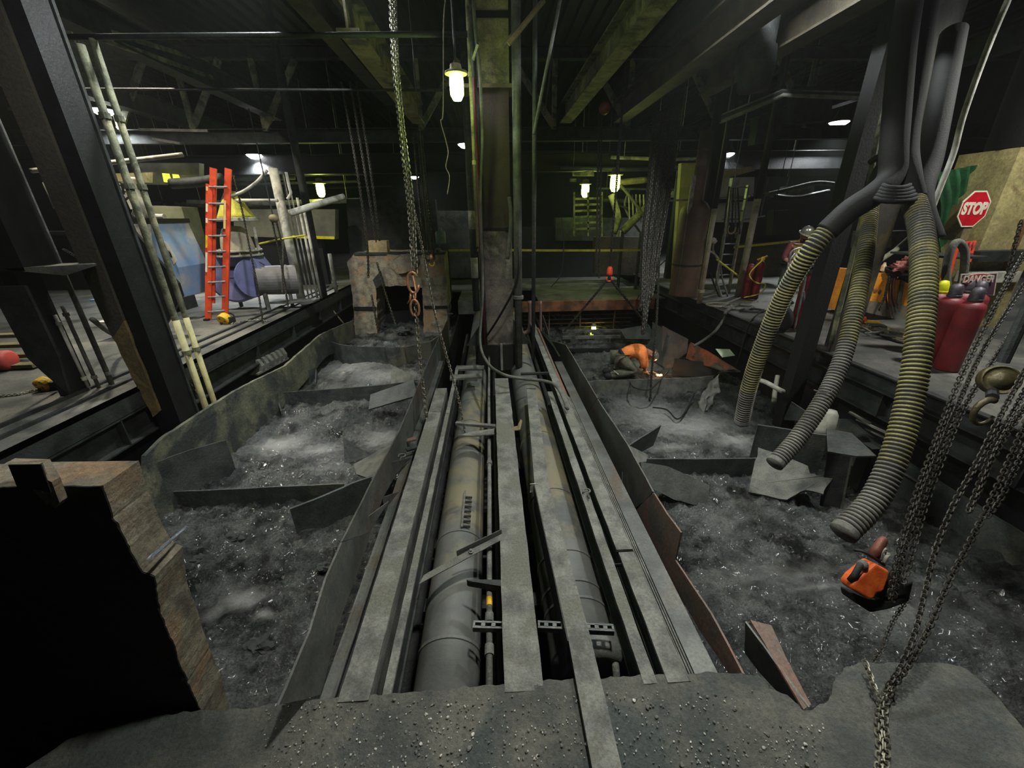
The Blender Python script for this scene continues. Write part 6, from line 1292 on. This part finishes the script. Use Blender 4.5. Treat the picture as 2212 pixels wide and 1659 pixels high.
# ================================================================ PEOPLE
def skin(nodes, edges, root, name, m, parent, sub=2):
    ids = list(nodes); ix = {k: i for i, k in enumerate(ids)}
    o0 = Vector(parent['_o'])
    me = bpy.data.meshes.new(name); me.from_pydata([Vector(nodes[k][0])-o0 for k in ids], [(ix[a], ix[b]) for a, b in edges], [])
    o = bpy.data.objects.new(name, me); C.objects.link(o)
    md = o.modifiers.new('skin', 'SKIN'); md.use_smooth_shade = True
    sv = me.skin_vertices[0].data if me.skin_vertices else None
    if sv is None:
        bm = bmesh.new(); bm.from_mesh(me); bm.verts.layers.skin.verify(); bm.to_mesh(me); bm.free(); sv = me.skin_vertices[0].data
    for k in ids:
        r = nodes[k][1]; r = r if isinstance(r, tuple) else (r, r); sv[ix[k]].radius = r; sv[ix[k]].use_root = (k == root)
    s2_ = o.modifiers.new('sub', 'SUBSURF'); s2_.levels = sub; s2_.render_levels = sub
    bpy.context.view_layer.update(); dg = bpy.context.evaluated_depsgraph_get()
    m2 = bpy.data.meshes.new_from_object(o.evaluated_get(dg)); m2.materials.clear(); m2.materials.append(m)
    for p in m2.polygons: p.use_smooth = True
    bpy.data.objects.remove(o); bpy.data.meshes.remove(me)
    o = bpy.data.objects.new(name, m2); C.objects.link(o); o.parent = parent; o['_o'] = tuple(o0); return o
def hand(nodes, edges, pre, wrist, d, side, curl):
    """palm and five separate bent fingers from the wrist"""
    d = d.normalized(); side = (side-d*side.dot(d)).normalized(); dn = d.cross(side)
    if dn.z > 0: dn = -dn
    nodes[pre+'palm'] = (wrist+d*.05, (.036,.018)); edges.append((pre+'wrist', pre+'palm'))
    for i, (off, L_) in enumerate(((-.03,.075),(-.01,.085),(.01,.08),(.03,.062))):
        b = wrist+d*.09+side*off; m1 = b+d*L_*.5+dn*.02*curl; m2 = m1+(d*(1-curl*.6)+dn*curl).normalized()*L_*.5
        nodes[pre+'f%da' % i] = (b, .010); nodes[pre+'f%db' % i] = (m1, .009); nodes[pre+'f%dc' % i] = (m2, .008)
        edges += [(pre+'palm', pre+'f%da' % i), (pre+'f%da' % i, pre+'f%db' % i), (pre+'f%db' % i, pre+'f%dc' % i)]
    nodes[pre+'ta'] = (wrist+d*.045-side*.045, .012); nodes[pre+'tb'] = (wrist+d*.08-side*.06+dn*.02, .010)
    edges += [(pre+'palm', pre+'ta'), (pre+'ta', pre+'tb')]
def figure(root_, J, gloves=None):
    """J: joint positions; returns nodes and edges of one continuous body"""
    n = {}; e = []
    n['pelvis'] = (J['pelvis'], (.13,.11)); n['waist'] = (J['waist'], (.12,.095)); n['chest'] = (J['chest'], (.15,.11)); n['neckb'] = (J['neckb'], .07); n['neck'] = (J['neck'], .055)
    n['head'] = (J['head'], (.075,.085)); n['crown'] = (J['crown'], (.07,.08))
    e += [('pelvis','waist'),('waist','chest'),('chest','neckb'),('neckb','neck'),('neck','head'),('head','crown')]
    for s in 'LR':
        n['sh'+s] = (J['sh'+s], .062); n['el'+s] = (J['el'+s], .044); n['fa'+s] = (J['el'+s].lerp(J['wr'+s],.4), .042); n[s+'wrist'] = (J['wr'+s], .028)
        n['hip'+s] = (J['hip'+s], .09); n['th'+s] = (J['hip'+s].lerp(J['kn'+s],.4), .088); n['kn'+s] = (J['kn'+s], .06); n['ca'+s] = (J['kn'+s].lerp(J['an'+s],.35), .058); n['an'+s] = (J['an'+s], .04); n['toe'+s] = (J['toe'+s], .035)
        e += [('chest','sh'+s),('sh'+s,'el'+s),('el'+s,'fa'+s),('fa'+s,s+'wrist'),('pelvis','hip'+s),('hip'+s,'th'+s),('th'+s,'kn'+s),('kn'+s,'ca'+s),('ca'+s,'an'+s),('an'+s,'toe'+s)]
        hand(n, e, s, J['wr'+s], J['hd'+s], V(0,1,0) if abs(J['hd'+s].normalized().y) < .8 else V(1,0,0), .6)
    return n, e
def sub(n, e, keys, grow=.012):
    nn = {k: (n[k][0], tuple(r+grow for r in n[k][1]) if isinstance(n[k][1], tuple) else n[k][1]+grow) for k in keys}
    return nn, [x for x in e if x[0] in nn and x[1] in nn]
def head_parts(t, J, fwd, hat_m, hair=True, hat=True):
    c = J['head']*.45+J['crown']*.55; up = (J['crown']-J['neck']).normalized(); fwd = (fwd-up*fwd.dot(up)).normalized(); sd = up.cross(fwd)
    for s in (-1, 1):
        MB().ball(c+fwd*.088+sd*.032*s-up*.015,(.011,.011,.009),10,6).build('eye', black, t, smooth=True)
        MB().ball(c+sd*.083*s-up*.03,(.014,.02,.03),10,8,0,Matrix((fwd,sd,up)).transposed()).build('ear', skinm, t, smooth=True)
    MB().lathe([(.002,0),(.010,-.02),(.016,-.045),(.004,-.052)],c+fwd*.098-up*.01,up,10).build('nose', skinm, t, smooth=True)
    MB().bar(c+fwd*.092-up*.085-sd*.024,c+fwd*.092-up*.085+sd*.024,.008,.008).build('mouth', shirtm, t)
    if hat:
        h0 = c+up*.03
        prof_ = [(.118,0),(.120,.02),(.115,.06),(.09,.105),(.05,.13),(0,.137)]
        o = MB().lathe(prof_,h0,up,28).build('hard_hat', hat_m, t, smooth=True)
        mb = MB(); vs = [];
        for k in range(28):
            a_ = 2*PI*k/28; d_ = fwd*math.cos(a_)+sd*math.sin(a_); e_ = .03+.035*max(0,math.cos(a_)); vs += [h0+d_*.112, h0+d_*(.118+e_)-up*.008, h0+d_*(.118+e_)-up*.002, h0+d_*.112+up*.008]
        mb.add(vs,[(4*k+j,4*((k+1)%28)+j,4*((k+1)%28)+(j+1)%4,4*k+(j+1)%4) for k in range(28) for j in range(4)]).build('brim', hat_m, o)
# --- kneeling worker
g = P(1345,812,-1.06); gz = -1.04
def K(x, y, z): return V(g.x+x, g.y+y, gz+z)
J = dict(pelvis=K(-.08,.02,.40), waist=K(.04,.0,.52), chest=K(.22,-.02,.60), neckb=K(.38,-.02,.59), neck=K(.44,-.02,.56), head=K(.52,-.03,.50), crown=K(.61,-.04,.44),
  shL=K(.32,.18,.55), shR=K(.32,-.2,.53), elL=K(.42,.22,.34), elR=K(.36,-.24,.32), wrL=K(.46,.12,.12), wrR=K(.43,-.16,.12), hdL=V(.8,-.2,-.4), hdR=V(.8,.1,-.35),
  hipL=K(-.08,.14,.37), hipR=K(-.08,-.12,.37), knL=K(.24,.2,.16), knR=K(.22,-.18,.16), anL=K(-.18,.16,.08), anR=K(-.22,-.12,.08), toeL=K(-.30,.16,.03), toeR=K(-.34,-.12,.03))
t = thing('person', 'kneeling person in orange jacket and olive trousers bent over the slag in the right pit', 'person', K(0,0,0))
n_, e_ = figure(t, J); skin(n_, e_, 'pelvis', 'body', skinm, t)
nn, ee = sub(n_, e_, ['pelvis','waist','chest','neckb','shL','shR','elL','elR','faL','faR'],.045); skin(nn, ee, 'chest', 'jacket', jacket, t)
nn, ee = sub(n_, e_, ['pelvis','hipL','hipR','thL','thR','knL','knR','caL','caR','anL','anR','toeL','toeR'],.05); skin(nn, ee, 'pelvis', 'trousers', trous, t)
for s in 'LR':
    a, b = J['an'+s], J['toe'+s]; MB().ball(a.lerp(b,.75)-V(.02,0,0),(.13,.075,.075),16,10).build('boot', rubber, t, smooth=True)
    w = J['wr'+s]; MB().tube([w-J['hd'+s].normalized()*.05, w+J['hd'+s].normalized()*.01],.04,12).build('cuff', jacket, t, smooth=True)
a = J['pelvis'].lerp(J['waist'],.55); MB().lathe([(.14,-.03),(.155,-.02),(.155,.03),(.14,.04)],a,(J['waist']-J['pelvis']),24).build('belt', rubber, t, smooth=True)
head_parts(t, J, V(.35,0,-1), visor)
MB().prism([K(-.3,-.2,.22),K(-.2,-.22,.12),K(-.12,-.2,.08),K(-.2,-.2,.14)],(0,-.01,0)).build('torn_cloth_edge', white, t)
t = thing('cutting_torch', 'thin silver cutting torch in the hands of the kneeling person', 'torch', K(.6,-.05,.05))
MB().tube([K(.44,-.14,.12),K(.62,-.08,.09),K(.72,-.05,.04)],.01,8).build('torch_tube', alu, t, smooth=True); MB().tube([K(.72,-.05,.04),K(.73,-.05,.0)],.013,8).build('nozzle', chaino, t)
o = one(MB().ball(K(.78,-.1,.01),(.06,.05,.012),14,8,.8),'hot_slag', mat('glowing_slag', (255,190,120), None, .5, 0, 8, 0, emit=(1.,.5,.22), es=3),'small glowing hot patch of slag under the cutting torch','slag',smooth=True)
lamp_light('torch_glow', K(.80,-.15,.16), 3.0, (1,.5,.22), .05)
# --- standing worker
g2 = P(1692,658,ZD)
def S(x, y, z): return V(g2.x+x, g2.y+y, ZD+z)
J = dict(pelvis=S(.02,.06,.86), waist=S(.0,.02,1.0), chest=S(-.01,-.04,1.17), neckb=S(-.01,-.07,1.32), neck=S(-.01,-.10,1.37), head=S(-.01,-.14,1.43), crown=S(-.005,-.17,1.53),
  shL=S(.18,-.04,1.27), shR=S(-.2,-.04,1.27), elL=S(.26,-.08,1.0), elR=S(-.29,-.06,1.02), wrL=S(.2,-.3,.92), wrR=S(-.27,-.28,.92), hdL=V(-.3,-1,-.1), hdR=V(.1,-1,-.1),
  hipL=S(.11,.06,.82), hipR=S(-.09,.06,.82), knL=S(.12,.02,.45), knR=S(-.12,.0,.45), anL=S(.12,.06,.08), anR=S(-.13,.05,.08), toeL=S(.13,-.08,.04), toeR=S(-.15,-.08,.04))
t = thing('person', 'standing person in silver helmet, maroon shirt and yellow-striped vest behind the ribbed hose', 'person', S(0,0,0))
n_, e_ = figure(t, J); skin(n_, e_, 'pelvis', 'body', skinm, t)
nn, ee = sub(n_, e_, ['waist','chest','neckb','shL','shR','elL','elR','faL','faR'],.012); skin(nn, ee, 'chest', 'shirt', shirtm, t)
nn, ee = sub(n_, e_, ['waist','chest','neckb'],.026); v_ = skin(nn, ee, 'chest', 'vest', vest, t)
for s_ in (-1, 1): MB().tube([S(.12*s_,-.10,1.30),S(.10*s_,-.19,1.18),S(.09*s_,-.165,1.02)],.018,8).build('reflective_strip', vesty, v_, smooth=True)
nn, ee = sub(n_, e_, ['pelvis','hipL','hipR','thL','thR','knL','knR','caL','caR','anL','anR'],.02); skin(nn, ee, 'pelvis', 'trousers', mat('dark_trousers', (60,60,66),(44,44,50),.9,0,8,.3,30), t)
for s in 'LR': a, b = J['an'+s], J['toe'+s]; MB().ball(a.lerp(b,.5)-V(0,0,.005),(.05,.13,.05),16,10).build('boot', rubber, t, smooth=True)
head_parts(t, J, V(-.1,-1,-.35), visor)
MB().ball(J['neck']+V(0,-.045,-.005),(.075,.05,.06),16,10).build('neck_scarf', black, t, smooth=True)
# ================================================================ LAMPS
def high_bay(label, p, power, col=WHITE, m=None, ztop=6.6, r=.2, light=True, grp='white high-bay lamps under the ceiling'):
    t = thing('ceiling_lamp', label, 'lamp', p, None)
    x, y, z = p
    MB().lathe([(r,-.0),(r*.98,.02),(r*.6,.12),(r*.35,.2),(r*.3,.32),(.03,.34)], p, (0,0,1), 24).build('reflector', dark, t, smooth=True)
    MB().lathe([(.0,-.11),(r*.45,-.09),(r*.75,-.03),(r*.86,.01),(0,.012)], p, (0,0,1), 24).build('bulb', m or glassw, t, smooth=True)
    MB().cyl((x,y,z+.3),(x,y,ztop),.012,8).build('stem', black, t)
    if light: lamp_light('bulb_light', (x,y,z-.12), power, col, .16, 138, parent=t)
    return t
def jar_lamp(label, p, power, col=GREEN, m=None, ztop=None, s=1.):
    t = thing('jar_lamp', label, 'lamp', p); x, y, z = p
    MB().lathe([(.055*s,.0),(.075*s,-.02*s),(.08*s,-.1*s),(.075*s,-.2*s),(.045*s,-.25*s),(0,-.26*s)], p, (0,0,1), 24).build('glass_jar', m or glassg, t, smooth=True)
    MB().lathe([(.0,.10*s),(.06*s,.09*s),(.07*s,.03*s),(.125*s,.02*s),(.13*s,.0),(.12*s,-.004*s),(0,-.004*s)], p, (0,0,1), 24).build('cap', paint, t, smooth=True)
    if ztop: MB().cyl((x,y,z+.08*s),(x,y,ztop),.014,8).build('stem', dark, t)
    lamp_light('jar_light', (x,y,z-.32*s), power, col, .10*s, parent=t)
    return t
p = D(985,160,4.5); jar_lamp('large green-glowing glass jar lamp hanging left of the central column', p, 15, (.7,1,.3), glassg, 6.6, 1.0)
p = P(690,396,3.3); jar_lamp('small yellow-green jar lamp beyond the left deck pipes', p, 25, (.85,1,.25), glassy, 6.6, 1.6)
p = P(1265,398,3.2); jar_lamp('lower green jar lamp of the pair right of the column', p, 16, (.7,1,.3), glassg, 6.6, 1.6)
p = P(1330,378,3.2); jar_lamp('upper yellow jar lamp of the pair right of the column', p, 16, (.85,1,.3), glassy, 6.6, 1.6)
p = PY(1283,704,11.6); jar_lamp('jar lamp added for the green reflected light low under the far platform', p, 3, (.7,1,.2), glassy, -.04, .8)  # added lamp standing in for a green reflection
high_bay('white lamp behind the leaning timber props on the far left', P(222,238,4.6), 500, WHITE, r=.28)
high_bay('white lamp above the orange ladder', P(550,335,3.95), 1500, WHITE, r=.26)
high_bay('white lamp left of the central column just below the green jar lamp', P(1005,312,4.2), 400, WHITE, r=.26)
high_bay('white lamp on the right above the helmeted standing worker', P(1813,264,4.6), 1300, WHITE, r=.3)
high_bay('white lamp above the silver ladder on the right', P(1573,332,3.9), 2200, WHITE, r=.22)
high_bay('tiny distant white lamp behind the central hanging chains', P(895,382,4.2), 250, WHITE, r=.28)
# lamps above the picture; near-left and right deck ones are added for light
high_bay('lamp over the left pit above the picture', V(-2.4,6.2,5.6), 1150, WHITE, r=.25)
high_bay('lamp over the right pit above the picture', V(2.9,5.4,5.6), 900, WHITE, r=.25)
high_bay('lamp over the trench above the picture', V(.75,1.8,5.0), 620, NEUT, r=.25)
high_bay('added unseen lamp over the near left pit above the picture', V(-2.6,3.4,5.6), 300, NEUT, r=.25)  # added to brighten the near left slag
high_bay('added unseen lamp over the right deck above the picture', V(6.9,4.4,5.2), 780, NEUT, r=.25)  # added and placed to light the sign, bin and cylinders
high_bay('unseen lamp over the left deck above the picture', V(-6.4,8.2,6.0), 1250, WARM, r=.25)  # kept out of view, set to light the hopper and ladder
# thin dusty haze filling the hall
hz = bpy.data.materials.new('haze'); hz.use_nodes = True; N = hz.node_tree.nodes; N.clear()
vo = N.new('ShaderNodeVolumeScatter'); vo.inputs['Density'].default_value = .0014; vo.inputs['Anisotropy'].default_value = .55; vo.inputs['Color'].default_value = (.9,.95,.9,1)
ou = N.new('ShaderNodeOutputMaterial'); hz.node_tree.links.new(vo.outputs[0], ou.inputs['Volume'])
o = MB().box((-15.8,-1.9,-1.6),(15.8,25.8,6.55)).build('haze', hz); o['kind'] = 'structure'
for o in bpy.data.objects:
    if '_o' in o: del o['_o']
